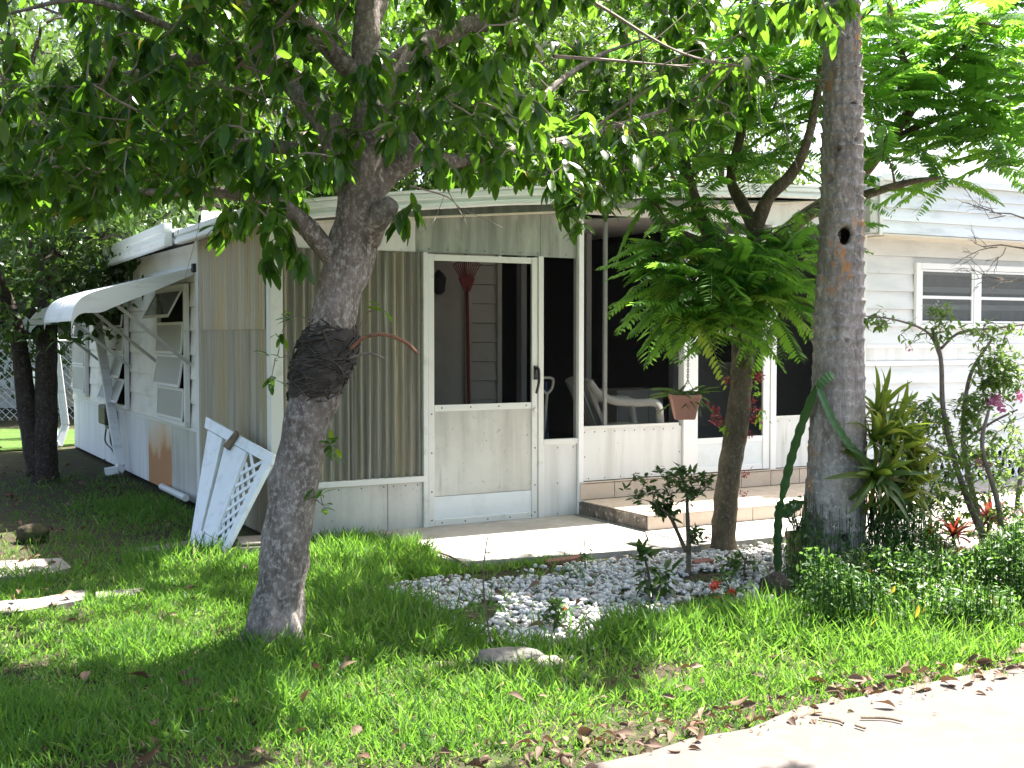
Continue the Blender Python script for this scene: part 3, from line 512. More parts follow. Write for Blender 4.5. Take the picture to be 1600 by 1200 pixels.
def awnwin(v0, v1, z0, z1, n, angs):
    f = MB()
    for a0, a1, b0, b1 in [(v0, v0 + .045, z0, z1), (v1 - .045, v1, z0, z1), (v0 + .046, v1 - .046, z0, z0 + .04), (v0 + .046, v1 - .046, z1 - .04, z1)]: f.box(-0.07, -0.024, a0, a1, b0, b1)
    W = hp('window', f, 'frame', bevel=0.003)
    hp('dark_backing', MB().box(-0.03, -0.022, v0 + .03, v1 - .03, z0 + .03, z1 - .03), 'dark', W)  # dark sheet over the boards imitates the unlit room behind the sashes
    hh = (z1 - z0 - 0.08) / n
    for i in range(n):
        zt = z1 - 0.04 - hh * i; an = R(angs[i]); pv = MB(); o = (-0.06, zt)
        def q(a, b): return (o[0] - math.sin(an) * b - math.cos(an) * a, o[1] - math.cos(an) * b + math.sin(an) * a)
        for a0, a1, m_, b0, b1 in [(0, .012, 'frame', 0, .025), (0, .012, 'frame', hh - .03, hh - .005)]:
            c = [q(a0, b0), q(a1, b0), q(a1, b1), q(a0, b1)]
            pv.hexa([(c[0][0], v0 + .05, c[0][1]), (c[1][0], v0 + .05, c[1][1]), (c[2][0], v0 + .05, c[2][1]), (c[3][0], v0 + .05, c[3][1]), (c[0][0], v1 - .05, c[0][1]), (c[1][0], v1 - .05, c[1][1]), (c[2][0], v1 - .05, c[2][1]), (c[3][0], v1 - .05, c[3][1])])
        for va, vb in [(v0 + .05, v0 + .075), (v1 - .075, v1 - .05)]:
            c = [q(-.001, .0), q(.013, .0), q(.013, hh - .005), q(-.001, hh - .005)]
            pv.hexa([(c[j][0], va, c[j][1]) for j in range(4)] + [(c[j][0], vb, c[j][1]) for j in range(4)])
        c = [q(.004, .02), q(.008, .02), q(.008, hh - .025), q(.004, hh - .025)]
        g = MB().hexa([(c[j][0], v0 + .07, c[j][1]) for j in range(4)] + [(c[j][0], v1 - .07, c[j][1]) for j in range(4)])
        s = hp('sash', pv, 'frame', W); g.build('pane', 'glass' if i == 0 else 'glass_frost', W)
awnwin(2.22, 3.32, 0.70, 1.96, 4, [28, 4, 9, 3]); awnwin(4.8, 6.0, 0.72, 1.9, 4, [6, 3, 14, 20]); awnwin(7.25, 8.2, 0.75, 1.85, 3, [3, 2, 2])
hp('end_wall', MB().box(0.0, 12, 8.5, 8.56, 0.0, 2.3), 'side_siding')
hp('end_wall', MB().box(11.95, 12.0, 0.0, 8.5, 0.0, 2.8), 'siding')
# --- right part: lap siding, window, mansard
SW = hp('siding_wall', MB().box(5.802, 11.95, 0.012, 0.06, 0.02, 2.76), 'siding')
zs = [0.36, 0.53, 0.70, 0.87, 1.04, 1.21]
def lap(z0, z1, u0=5.805, u1=11.9, m='siding', par=SW):
    return hp('siding_board', MB().hexa([(u0, -0.026, z0), (u1, -0.026, z0), (u1, 0.012, z0), (u0, 0.012, z0), (u0, 0.004, z1 - .002), (u1, 0.004, z1 - .002), (u1, 0.012, z1 - .002), (u0, 0.012, z1 - .002)]), m, par)
for a0, a1 in zip(zs[:-1], zs[1:]): lap(a0, a1)
hp('belt_trim', MB().box(5.805, 11.9, -0.03, 0.012, 1.385, 1.42), 'frame_new', SW); hp('belt_trim', MB().box(5.805, 11.9, -0.008, 0.012, 1.26, 1.384), 'alu_white', SW); hp('belt_trim', MB().box(5.805, 11.9, -0.022, 0.012, 1.212, 1.258), 'frame_new', SW)
zs2 = [1.422, 1.59, 1.76, 1.93, 2.10, 2.27, 2.44]
for a0, a1 in zip(zs2[:-1], zs2[1:]): lap(a0, a1)
f = MB()
for u0, u1, z0, z1 in [(6.44, 6.50, 1.575, 2.215), (7.255, 7.335, 1.575, 2.215), (8.10, 8.16, 1.575, 2.215), (6.501, 7.254, 1.575, 1.625), (7.336, 8.099, 1.575, 1.625), (6.501, 7.254, 2.155, 2.213), (7.336, 8.099, 2.155, 2.213)]: f.box(u0, u1, -0.05, -0.013, z0, z1)
W = hp('window', f, 'frame_new', bevel=0.004)
for u0, u1 in [(6.50, 7.255), (7.335, 8.10)]:
    s = MB()
    for a0, a1, z0, z1 in [(u0 + .004, u0 + .03, 1.63, 2.15), (u1 - .03, u1 - .004, 1.63, 2.15), (u0 + .031, u1 - .031, 1.63, 1.65), (u0 + .031, u1 - .031, 2.13, 2.15), (u0 + .031, u1 - .031, 1.865, 1.895)]: s.box(a0, a1, -0.044, -0.02, z0, z1)
    hp('sash', s, 'frame_new', W)
    for z0, z1 in [(1.65, 1.866), (1.894, 2.13)]: hp('pane', MB().box(u0 + .028, u1 - .028, -0.034, -0.030, z0, z1), 'glass', W)
    hp('curtain', MB().box(u0 + .005, u1 - .005, -0.0165, -0.014, 1.63, 2.15), 'curtain', W)
ms = MB(); MAN = hp('mansard', MB().box(5.70, 12, -0.285, 8.6, 2.445, 2.93), 'mansard')
for i in range(4):
    z = 2.45 + 0.12 * i
    hp('siding_board', MB().hexa([(5.705, -0.322, z), (11.98, -0.322, z), (11.98, -0.287, z), (5.705, -0.287, z), (5.705, -0.298, z + .118), (11.98, -0.298, z + .118), (11.98, -0.287, z + .118), (5.705, -0.287, z + .118)]), 'mansard', MAN)
hp('corner_trim', MB().box(5.655, 5.703, -0.325, -0.25, 2.43, 2.95), 'frame', MAN, bevel=0.004); hp('corner_trim', MB().box(5.55, 5.652, -0.31, -0.2, 2.45, 2.9), 'alu', MAN)
hp('drip_edge', MB().box(5.7, 12, -0.33, -0.288, 2.425, 2.444), 'soffit', MAN); hp('soffit', MB().box(5.81, 12, -0.287, 0.01, 2.428, 2.443), 'soffit', MAN)
hp('roof_edge', MB().box(5.66, 12.1, -0.36, 8.7, 2.932, 2.99), 'fascia', MAN)
# lattice skirting under the siding
LS = hp('skirting', MB().box(5.81, 11.9, -0.002, 0.01, 0.32, 0.358), 'frame_new', SW)
sk = MB()
for i in range(60):
    u = 5.85 + 0.1 * i
    sk.beam((u, -0.006, 0.04), (u + 0.14, -0.006, 0.33), 0.028, 0.008, (0, 1, 0)); sk.beam((u + 0.14, -0.014, 0.04), (u, -0.014, 0.33), 0.028, 0.008, (0, 1, 0))
o = hp('skirting_lattice', sk, 'frame_new', SW); o['kind'] = 'stuff'
hp('skirt_back', MB().box(5.81, 11.9, 0.0, 0.008, 0.03, 0.318), 'dark', SW)
# ================================================================== tiled front step
ST = empty('front_step', L(2.6, 0), 'two level front step faced with tan ceramic tiles below the screens', 'step', HROT)
off = np.array([2.6, 0, 0])
def sp(name, mb, m, bev=0.0): return mb.build(name, m, ST, off, False, bev)
sp('core', MB().box(2.59, 5.28, -0.985, -0.006, 0.0, 0.135), 'grout'); sp('core', MB().box(2.595, 5.74, -0.03, 0.03, 0.136, 0.285), 'grout')
tw = 0.333
for i in range(8):
    u = 2.60 + (tw + 0.006) * i
    if u > 5.2: break
    u1 = min(u + tw, 5.285)
    sp('riser_tile', MB().box(u, u1, -0.998, -0.986, 0.036, 0.138), 'tile', 0.002)
    sp('tread_tile', MB().box(u, u1, -1.0, -0.50, 0.1385, 0.149), 'tile', 0.002); sp('tread_tile', MB().box(u, u1, -0.494, -0.05, 0.1385, 0.149), 'tile', 0.002)
for i in range(10):
    u = 2.598 + (tw + 0.006) * i; u1 = min(u + tw, 5.74)
    if u > 5.6: break
    sp('riser_tile', MB().box(u, u1, -0.045, -0.031, 0.152, 0.28), 'tile', 0.002)
    sp('tread_tile', MB().box(u, u1, -0.05, -0.006, 0.2855, 0.294), 'tile', 0.002)
# ================================================================== awnings on the left wall
def awning(v0, v1, ztop, label):
    A = empty('window_awning', L(0, v0), label, 'awning', HROT, 'curved awnings on the side wall'); of = np.array([0, v0, 0])
    pr = spline([(-0.02, ztop), (-0.40, ztop - 0.10), (-0.74, ztop - 0.185), (-0.93, ztop - 0.255), (-1.01, ztop - 0.34), (-1.04, ztop - 0.44)], 6)
    n = len(pr); slats = 6; w = (v1 - v0) / slats
    for i in range(slats):
        a, b = v0 + w * i + 0.002, v0 + w * (i + 1) - 0.002; mb = MB(); V = []
        for u, z in pr: V += [(u, a, z), (u, a + .01, z + .012), (u, b - .01, z + .012), (u, b, z), (u, b, z - .012), (u, a, z - .012)]
        F = [(k * 6 + j, k * 6 + (j + 1) % 6, (k + 1) * 6 + (j + 1) % 6, (k + 1) * 6 + j) for k in range(n - 1) for j in range(6)] + [tuple(range(6)), tuple(range((n - 1) * 6, n * 6))[::-1]]
        mb.add(V, F); mb.build('slat', 'fascia', A, of)
    for vv in (v0 - 0.014, v1 + 0.002):      # end gores
        mb = MB(); V = []; 
        for u, z in pr:
            dz = 0.035 + 0.16 * min(1, max(0, (-u) / 0.9)) * (1 if u > -0.8 else max(0.15, (u + 1.12) / 0.32))
            V += [(u, vv, z + .016), (u, vv + .012, z + .016), (u, vv + .012, z - dz), (u, vv, z - dz)]
        F = [(k * 4 + j, k * 4 + (j + 1) % 4, (k + 1) * 4 + (j + 1) % 4, (k + 1) * 4 + j) for k in range(n - 1) for j in range(4)] + [(0, 1, 2, 3), tuple(range((n - 1) * 4, n * 4))[::-1]]
        mb.add(V, F); mb.build('end_panel', 'fascia', A, of)
    for vv in (v0 + 0.12, v1 - 0.1):
        MB().beam((-0.72, vv, ztop - 0.26), (-0.03, vv, ztop - 0.83), 0.028, 0.028).build('support_arm', 'wire', A, of)
    MB().box(-0.05, 0.0, v0 - 0.03, v1 + 0.03, ztop - 0.01, ztop + 0.035).build('wall_rail', 'fascia', A, of, bevel=0.004)
    MB().box(-0.06, -0.0, v0 - 0.075, v0 - 0.02, ztop - 0.03, ztop + 0.045).build('end_bracket', 'black', A, of, bevel=0.006)
    return A
awning(2.02, 3.55, 2.075, 'curved white aluminium awning over the window next to the corrugated panels')
awning(4.6, 6.3, 2.0, 'farther curved white awning half hidden by the twin tree trunk')
# downspouts
def downspout(label, pts, r=0.04):
    p = [L(*q) for q in pts]; D = empty('downspout', (p[-1][0], p[-1][1], 0), label, 'downspout', 0, 'downspouts on the side wall'); mb = MB()
    for a, b in zip(p[:-1], p[1:]): mb.beam(a, b, 0.095, 0.07, tuple(VV) + (0.2,))
    mb.build('pipe', 'fascia', D, D.location, bevel=0.008)
    m2 = MB().beam(p[-1] + np.array([0, 0, .03]), p[-1] + np.array([-0.12, -0.05, -0.03 + .04]), 0.1, 0.075, (0, 0, 1)); m2.build('elbow', 'fascia', D, D.location)
downspout('slanting white downspout in front of the second side window', [(-0.26, 5.75, 2.2), (-0.10, 4.95, 0.10), (-0.14, 4.9, 0.04)])
downspout('white downspout at the far corner of the side wall', [(-0.28, 8.75, 2.12), (-0.10, 8.65, 0.3), (-0.2, 8.6, 0.03)])
# meter box with its cable
MBX = empty('utility_box', L(-0.03, 5.75, 0.48), 'small black utility box with hanging cable on the side wall', 'utility box', HROT)
of = np.array([-0.03, 5.75, 0.48])
MB().box(-0.15, -0.03, 5.55, 5.95, 0.5, 0.72).build('case', 'black', MBX, of, bevel=0.02)
MB().box(-0.1, -0.04, 5.8, 5.9, 0.44, 0.498).build('socket', 'frame', MBX, of)
for q in ([(-0.08, 5.85, .45), (-0.1, 5.8, .3), (-0.06, 5.55, .2), (-0.05, 5.45, .03)], [(-0.08, 5.6, .5), (-0.09, 5.55, .33), (-0.06, 5.52, .22), (-0.04, 5.5, .02)]): MB().tube(spline(q, 6), 0.009, 6).build('cable', 'black', MBX, of)
# pipe lying at the foot of the wall
pp = MB().tube([L(-0.06, 3.2, .07), L(-0.1, 2.1, .09)], 0.03, 10).build('loose_pipe', 'frame'); tag(pp, 'short white pipe lying on the soil along the side wall', 'pipe')
# ================================================================== vegetation helpers
LEAF = leaf_template(0.38, 0.20, 0.12, rows=(0, .08, .3, .55, .8, .94, 1), shape=0.95, pw=0.62)
LEAF_S = leaf_template(0.42, 0.18, 0.14, rows=(0, .3, .7, 1))
TAN = math.tan(SUN_EL)
def shadow(p): p = np.atleast_2d(p); k = p[:, 2:3] / SDIR[2]; return (p - SDIR * k)
def limb(mb, pts, n=10, k=7, lump=0.12, seed=0.0, lf=7.0):
    s = spline(pts, k); mb.tube(s[:, :3], np.maximum(s[:, 3], 0.003), n, True, lump, seed, lf); return s
def attach_twigs(nodes, tips, r=0.005, sag=0.05, mids=True):
    """join each tip to the nearest wood already there, nearest tips first, so the twigs branch"""
    nodes = [np.array(n) for n in nodes]; arr = np.array(nodes); mb = MB()
    order = np.argsort([np.min(np.linalg.norm(arr - t, axis=1)) for t in tips]); buf = list(arr)
    for i in order:
        A = np.array(buf); t = tips[i]; d = np.linalg.norm(A - t, axis=1); j = int(np.argmin(d)); a = A[j]; ln = d[j]
        m1 = a + (t - a) * 0.35 + np.array([0, 0, 0.06 * ln]) + RNG.normal(size=3) * 0.05 * ln; m2 = a + (t - a) * 0.7 + np.array([0, 0, sag * ln]) + RNG.normal(size=3) * 0.05 * ln
        rr = r * (1 + 1.6 * min(ln, 1.0))
        mb.tube([a, m1, m2, t], [rr, rr * 0.85, rr * 0.65, r * 0.55], 4, False)
        buf += [m2, t] if mids else [t]
    return mb
def whorls(tips, nmin, nmax, size, droop, updir=None):
    """leaves fanned round every twig tip"""
    pos, yd, nr, sc = [], [], [], []
    for t in tips:
        k = RNG.integers(nmin, nmax + 1); ax = RNG.normal(size=3) * 0.5 + np.array([0, 0, 0.1]); a0 = RNG.uniform(0, 6.28); ds = droop * RNG.uniform(0.5, 1.4)
        for i in range(k):
            a = a0 + i * 2.4; rad = np.array([math.cos(a), math.sin(a), 0])
            d = rad * RNG.uniform(0.5, 1.0) + np.array([0, 0, -ds + RNG.normal() * 0.3]) + ax * 0.6
            p = t + RNG.normal(size=3) * size * 0.18 - np.array([0, 0, 0.02 * i * size])
            pos.append(p); yd.append(d); nr.append(np.array([0, 0, 1.0]) + rad * 0.35 + RNG.normal(size=3) * 0.25); sc.append(size * RNG.uniform(0.65, 1.2))
    return np.array(pos), np.array(yd), np.array(nr), np.array(sc)
# ================================================================== the leaning broad-leaved tree
def main_tree():
    b = G(430, 1005)
    T = empty('broadleaf_tree', b, 'leaning grey trunk tree with glossy leaves and a dark fibre ball round its stem', 'tree')
    D = 5.85; of = b
    def q(x, y, w, dy=0.0): p = P(x, y, D + dy); return (p[0], p[1], p[2], 0.87 * w / 2 / FPX * (D + dy))
    tr = MB(); nodes = []
    base = [q(424, 1030, 128), q(429, 1000, 108), q(434, 965, 98), q(438, 930, 92), (q(446, 850, 88)), q(462, 740, 84), q(480, 660, 82), q(500, 590, 84), q(520, 500, 84), q(540, 430, 82), q(556, 370, 92), q(566, 310, 88), q(572, 240, 72), q(574, 160, 58), q(573, 80, 50), q(573, 0, 44), q(580, -120, 38), q(570, -300, 28), q(560, -480, 14)]
    s = limb(tr, base, 26, 9, 0.16, 0.0, 9.0)
    trunk = tr.build('trunk', 'bark', T, of, True); nodes += [p[:3] for p in s[90:]]
    # root flare
    fl = MB()
    for a, l, w_ in ((200, 0.22, 40), (330, 0.19, 36), (80, 0.2, 32), (265, 0.19, 34)):
        d = np.array([math.cos(R(a)), math.sin(R(a)), 0]); st = b + d * 0.03 + np.array([0.02, 0, 0.42]); fl.tube(spline([st, b + d * 0.075 + np.array([0, 0, 0.18]), b + d * 0.12 + np.array([0, 0, 0.06]), b + d * l + np.array([0, 0, -0.03])], 6), np.linspace(0.05, 0.035, 19), 10, True, 0.3)
    fl.build('root_flare', 'bark', T, of, True)
    limbs = [
        ([q(552, 300, 60), q(525, 215, 56), q(470, 140, 48, .1), q(410, 95, 42, .2), q(330, 85, 34, .3), q(230, 110, 26, .5), q(120, 150, 18, .7), q(0, 170, 10, .9), q(-120, 150, 5, 1)]),
        ([q(535, 420, 44), q(505, 385, 40, -.05), q(470, 345, 34, -.1), q(430, 318, 28, -.15), q(340, 300, 20, -.2), q(240, 300, 14, -.1), q(150, 290, 8, 0)]),
        ([q(575, 300, 52), q(612, 268, 42, .05), q(655, 242, 38, .1), q(715, 252, 26, .3), q(800, 235, 18, .6), q(900, 215, 12, .9), q(1000, 185, 8, 1.2), q(1100, 150, 5, 1.5)]),
        ([q(655, 242, 34, .1), q(630, 205, 26, .12), q(600, 165, 20, .2), q(640, 100, 14, .3)]),
        ([q(580, 150, 44), q(640, 85, 40, .15), q(720, 45, 34, .35), q(830, 12, 28, .6), q(960, -60, 20, .9), q(1100, -140, 10, 1.2)]),
        ([q(565, 130, 38), q(500, 60, 36, -.1), q(420, -20, 28, -.2), q(300, -120, 18, -.3), q(180, -220, 8, -.3)]),
        ([q(575, -40, 34), q(640, -160, 28, -.4), q(720, -300, 20, -.8), q(820, -420, 8, -1.1)]),
        ([q(410, 95, 26, .2), q(400, 30, 22, .3), q(360, -60, 16, .5), q(300, -200, 8, .8)]),
        ([q(545, 250, 34), q(460, 232, 26, .25), q(360, 225, 20, .5), q(270, 215, 14, .8), q(180, 200, 8, 1.1)]),
        ([q(330, 85, 20, .3), q(260, 40, 14, .1), q(130, 0, 10, -.1), q(20, 20, 5, -.2)]),
        ([q(575, 60, 30), q(600, -40, 26, .5), q(560, -180, 20, 1.2), q(520, -300, 8, 1.9)]),
        ([q(800, 235, 16, .6), q(850, 150, 12, 1.0), q(930, 90, 8, 1.4), q(1010, 60, 4, 1.7)]),
    ]
    for i, pts in enumerate(limbs):
        mb = MB(); s = limb(mb, pts, 12, 7, 0.16, i * 3.1); mb.build('limb', 'bark', T, of, True); nodes += [p[:3] for p in s[6:]]
    mb = MB(); limb(mb, [q(572, 372, 50, -.03), q(588, 345, 46, -.08), q(604, 326, 40, -.12), q(612, 316, 30, -.14)], 12, 5, 0.25, 4.4); mb.build('cut_stub', 'bark', T, of, True)
    # dark fibre ball round the stem
    c = np.array(q(505, 555, 0)[:3]); mb = MB(); n, k = 36, 26; V = []
    ax0 = np.array(q(487, 625, 0)[:3]); ax1 = np.array(q(524, 482, 0)[:3])
    for i in range(k + 1):
        t = i / k; cc = ax0 + (ax1 - ax0) * t; r = 0.108 + 0.024 * math.sin(math.pi * min(1, t * 1.15)) ** 0.7 - (0.03 * max(0, t - 0.65) / 0.35)
        if i in (0, k): r *= 0.72
        for j in range(n):
            a = 2 * math.pi * j / n; dd = np.array([math.cos(a), math.sin(a), 0.0]); pt = cc + dd * r
            m = mnoise.fractal(Vector(pt * 14), 1.0, 2.0, 4) * 0.022 + 0.022 * max(0, dd[0]) * math.sin(math.pi * t)
            V.append(cc + dd * (r + m))
    mb.add(V, [(i * n + j, i * n + (j + 1) % n, (i + 1) * n + (j + 1) % n, (i + 1) * n + j) for i in range(k) for j in range(n)])
    FB = mb.build('fibre_ball', 'strand', T, of, True)
    st = MB()
    for i in range(150):
        a = RNG.uniform(0, 6.28); t = RNG.uniform(0.02, 0.95); da = RNG.uniform(0.5, 1.8) * RNG.choice([-1, 1]); sl_ = RNG.normal() * 0.16; path = []
        for e in np.linspace(0, 1, 7):
            tt = min(max(t + sl_ * e + 0.03 * math.sin(e * 5), 0), 1); cc = ax0 + (ax1 - ax0) * tt; rr = 0.112 + 0.026 * math.sin(math.pi * min(1, tt * 1.15)) ** 0.7 - 0.03 * max(0, tt - .65) / .35
            aa = a + da * e; path.append(cc + np.array([math.cos(aa), math.sin(aa), 0]) * (rr + RNG.uniform(-0.004, 0.012) + 0.022 * max(0, math.cos(aa)) * math.sin(math.pi * tt)))
        st.tube(path, RNG.uniform(0.0025, 0.007), 4, False)
    o = st.build('root_strands', 'strand', FB, None); o['kind'] = 'stuff'; o.matrix_basis = Matrix.Translation(-Vector(of))
    # the arching red-brown root and a thin dead stub
    MB().tube(spline([q(548, 545, 0, -.12)[:3], q(568, 528, 0, -.15)[:3], q(600, 523, 0, -.17)[:3], q(632, 534, 0, -.18)[:3], q(653, 553, 0, -.18)[:3]], 6), [0.009] * 25, 7).build('aerial_root', 'redroot', T, of, True)
    MB().tube(spline([q(545, 560, 0, -.1)[:3], q(575, 552, 0, -.14)[:3], q(600, 560, 0, -.15)[:3]], 6), 0.006, 6).build('aerial_root', 'twig', T, of, True)
    # ---- crown
    tips = []; want = 4600; low = np.array([(-300, 330), (0, 335), (80, 372), (150, 345), (230, 318), (330, 318), (400, 372), (470, 352), (520, 300), (560, 250), (600, 200), (640, 225), (700, 292), (770, 300), (840, 285), (900, 338), (960, 330), (1010, 300), (1080, 215), (1150, 190), (1230, 150), (1320, 40), (1500, -200)], float)
    cen = np.array([-0.95, 6.2, 3.7]); tries = 0
    while len(tips) < want and tries < 260000:
        tries += 1
        p = cen + RNG.uniform(-1, 1, 3) * np.array([3.8, 2.9, 2.4])
        e = (p - cen) / np.array([3.8, 2.9, 2.4])
        if e @ e > 1 or p[2] < 1.85 or p[0] < -3.7: continue
        x, y, cy = topx(p); x, y = x[0], y[0]
        if cy[0] < 4.9 and y > -60: continue
        if cy[0] < 3.6: continue
        yl = np.interp(x, low[:, 0], low[:, 1]) + 22 * mnoise.noise(Vector((x * 0.03, cy[0] * 2, 0)))
        if y > yl - 18: continue
        if -30 < y and x > 1180 and y > 40: continue
        if 545 < x < 605 and 190 < y < 330 and p[1] < D: continue
        cl = mnoise.noise(Vector(p * 1.35)) + 0.25 * mnoise.noise(Vector(p * 4))
        if cl < -0.10 + (0.06 if y < 120 else -0.12): continue
        # open sky over the sunlit lawn, the walk and the drive
        sx, sy, _ = topx(shadow(p)); sx, sy = sx[0], sy[0]
        lit = (400 < sx < 1700 and 1010 < sy < 1230 and not (780 < sx < 1010 and sy < 1085)) or (-60 < sx < 330 and 935 < sy < 1045) or (560 < sx < 1600 and 838 < sy < 895)
        if lit and RNG.uniform() < (0.985 if sx > 400 else 0.93): continue
        if y < -250 and RNG.uniform() < 0.35: continue
        tips.append(p)
    tips = np.array(tips)
    # a few low sprays in front of the roof line and sprouts from the trunk
    extra = [P(x, y, D + dy) for x, y, dy in [(430, 385, -.2), (415, 405, -.25), (455, 370, -.2), (470, 395, -.25), (440, 350, -.2), (360, 330, .2), (350, 355, .3), (372, 352, .3), (625, 335, -.2), (640, 320, -.2), (880, 330, .7), (905, 350, .7), (890, 300, .7), (860, 250, .5), (660, 175, -.3), (630, 110, -.3), (615, 215, -.25), (700, 130, -.2), (560, 205, -.35)]]
    for _ in range(95):
        x_ = RNG.uniform(640, 1130); yl_ = np.interp(x_, low[:, 0], low[:, 1]); extra.append(P(x_, RNG.uniform(yl_ - 150, yl_ - 25), D + np.interp(x_, [640, 1100], [.0, 1.3]) + RNG.uniform(-.35, .35)))
    tips_all = np.vstack([tips, np.array(extra)])
    attach_twigs(nodes[::2], tips_all, 0.0042, -0.02).build('twigs', 'twig', T, of)['kind'] = 'stuff'
    pos, yd, nr, sc = whorls(tips_all, 8, 13, 0.110, 0.85)
    spr = [(430, 560, -.1), (425, 590, -.1), (440, 520, -.05), (455, 495, 0), (595, 480, -.15), (505, 790, -.1), (500, 770, -.1), (515, 690, -.1), (520, 705, -.1)]
    sp_tips = np.array([P(x, y, D + dy) for x, y, dy in spr])
    sb = attach_twigs([np.array(q(470, 560, 0)[:3]), np.array(q(478, 640, 0)[:3]), np.array(q(548, 530, 0)[:3]), np.array(q(490, 780, 0)[:3]), np.array(q(505, 700, 0)[:3]), np.array(q(490, 500, 0)[:3])], sp_tips, 0.003); sb.build('sprout_stems', 'twig', T, of)['kind'] = 'stuff'
    p2, y2, n2, s2 = whorls(sp_tips, 4, 7, 0.07, 0.3)
    pos = np.vstack([pos, p2]); yd = np.vstack([yd, y2]); nr = np.vstack([nr, n2]); sc = np.concatenate([sc, s2])
    tint = np.clip(RNG.beta(2, 2.6, len(pos)), 0, 1) * 0.9; tint[RNG.uniform(size=len(pos)) < 0.012] = 0.98
    x, y, cy = topx(pos); vis = (x > 5) & (x < 1590) & (y > 5) & (y < 900)
    rank = np.where(vis, cy, 99) - 3.0 * np.isin(np.arange(len(pos)), np.arange(len(pos) - len(p2) - 19 * 9, len(pos)))
    near = np.argsort(rank)[:290]; mask = np.zeros(len(pos), bool); mask[near] = True
    big = scatter_mesh('crown', *LEAF, (pos - of)[~mask], yd[~mask], nr[~mask], sc[~mask], tint[~mask], 'leaf_a', T); big['kind'] = 'stuff'
    me = bpy.data.meshes.new('leaf'); me.from_pydata(LEAF[0], [], LEAF[1]); me.materials.append(M['leaf_ai']); me.polygons.foreach_set('use_smooth', [True] * len(me.polygons))
    X, Y, Z = frames(yd[near], nr[near])
    for j, i in enumerate(near):
        s_ = sc[i]; mw = Matrix([[X[j][r] * s_, Y[j][r] * s_, Z[j][r] * s_, (pos[i] - of)[r]] for r in range(3)] + [[0, 0, 0, 1]]); inst('leaf', me, T, mw)
    # bare grey twigs
    dt = MB()
    def dead(p0, p1, n=7, r=0.012, dy=0.0):
        a = P(*p0, D + dy); b2 = P(*p1, D + dy + 0.3); mid = (a + b2) / 2 + RNG.normal(size=3) * 0.05; s = spline([a, mid, b2], 8); dt.tube(s, np.linspace(r, r * .3, len(s)), 5)
        for _ in range(n):
            k = RNG.integers(4, len(s)); d = RNG.normal(size=3) * 0.22 + (b2 - a) * 0.12 + np.array([0, 0, -0.08]); e = s[k] + d
            dt.tube(spline([s[k], s[k] + d * 0.5 + RNG.normal(size=3) * 0.03, e], 4), np.linspace(r * .45, r * .15, 9), 4)
    dead((930, 5), (1200, 110), 16, 0.011, .6); dead((865, 88), (1080, 105), 4, 0.012, .6); dead((470, 0), (275, 190), 9, 0.011, -.5); dead((275, 190), (310, 270), 3, 0.006, -.2); dead((180, 90), (135, 145), 4, .01, -.5); dead((215, 110), (195, 235), 5, .008, -.6); dead((60, 60), (0, 170), 4, .008, -.6); dead((640, 290), (720, 330), 5, .005, -.3); dead((985, 120), (982, 230), 1, .006, .3); dead((540, 70), (560, -20), 3, .01, -.4)
    dt.build('dead_twigs', 'twig', T, of)['kind'] = 'stuff'
    print('main tree tips', len(tips), 'leaves', len(pos), 'tries', tries)
    return T
main_tree()
# ================================================================== the feathery-leaved tree by the step
def frond_mesh(seed, pairs=17, droop=0.45):
    r = np.random.default_rng(seed); V = []; F = []
    s = [np.array([0, t, -droop * t ** 1.7]) for t in np.linspace(0, 1, pairs + 3)]
    for i in range(len(s) - 1):      # rachis
        a, b2 = s[i], s[i + 1]; w = 0.009 * (1 - 0.6 * i / len(s)); o = len(V)
        V += [a + (-w, 0, 0), a + (w, 0, 0), b2 + (w * .9, 0, 0), b2 + (-w * .9, 0, 0), a + (0, 0, -w), b2 + (0, 0, -w)]; F += [(o, o + 1, o + 2, o + 3), (o, o + 3, o + 5, o + 4), (o + 1, o + 4, o + 5, o + 2)]
    for i in range(2, len(s)):
        t = i / (len(s) - 1); ln = 0.205 * min(1, .45 + 3.5 * t, .35 + 3.2 * (1.05 - t)) * r.uniform(.88, 1.1); w = ln * 0.138
        for sd in (-1, 1):
            d = np.array([sd * 0.86, 0.16 + 0.30 * t, -0.42 + r.normal() * 0.14]); d /= np.linalg.norm(d); yv = np.array([0, 1, -0.2]); yv = yv - d * (yv @ d); yv /= np.linalg.norm(yv); nz = np.cross(d, yv) * sd
            p = s[i]; o = len(V)
            V += [p, p + d * ln * .3 - yv * w, p + d * ln * .3 + yv * w, p + d * ln * .7 - yv * w * .85 - np.array([0, 0, ln * .07]), p + d * ln * .7 + yv * w * .85 - np.array([0, 0, ln * .07]), p + d * ln - np.array([0, 0, ln * .18])]
            F += [(o, o + 1, o + 2), (o + 1, o + 3, o + 4, o + 2), (o + 3, o + 5, o + 4)]
    return [tuple(map(float, v)) for v in V], F
FRONDS = [frond_mesh(i, 17 + i % 3, 0.35 + 0.11 * i) for i in range(5)]
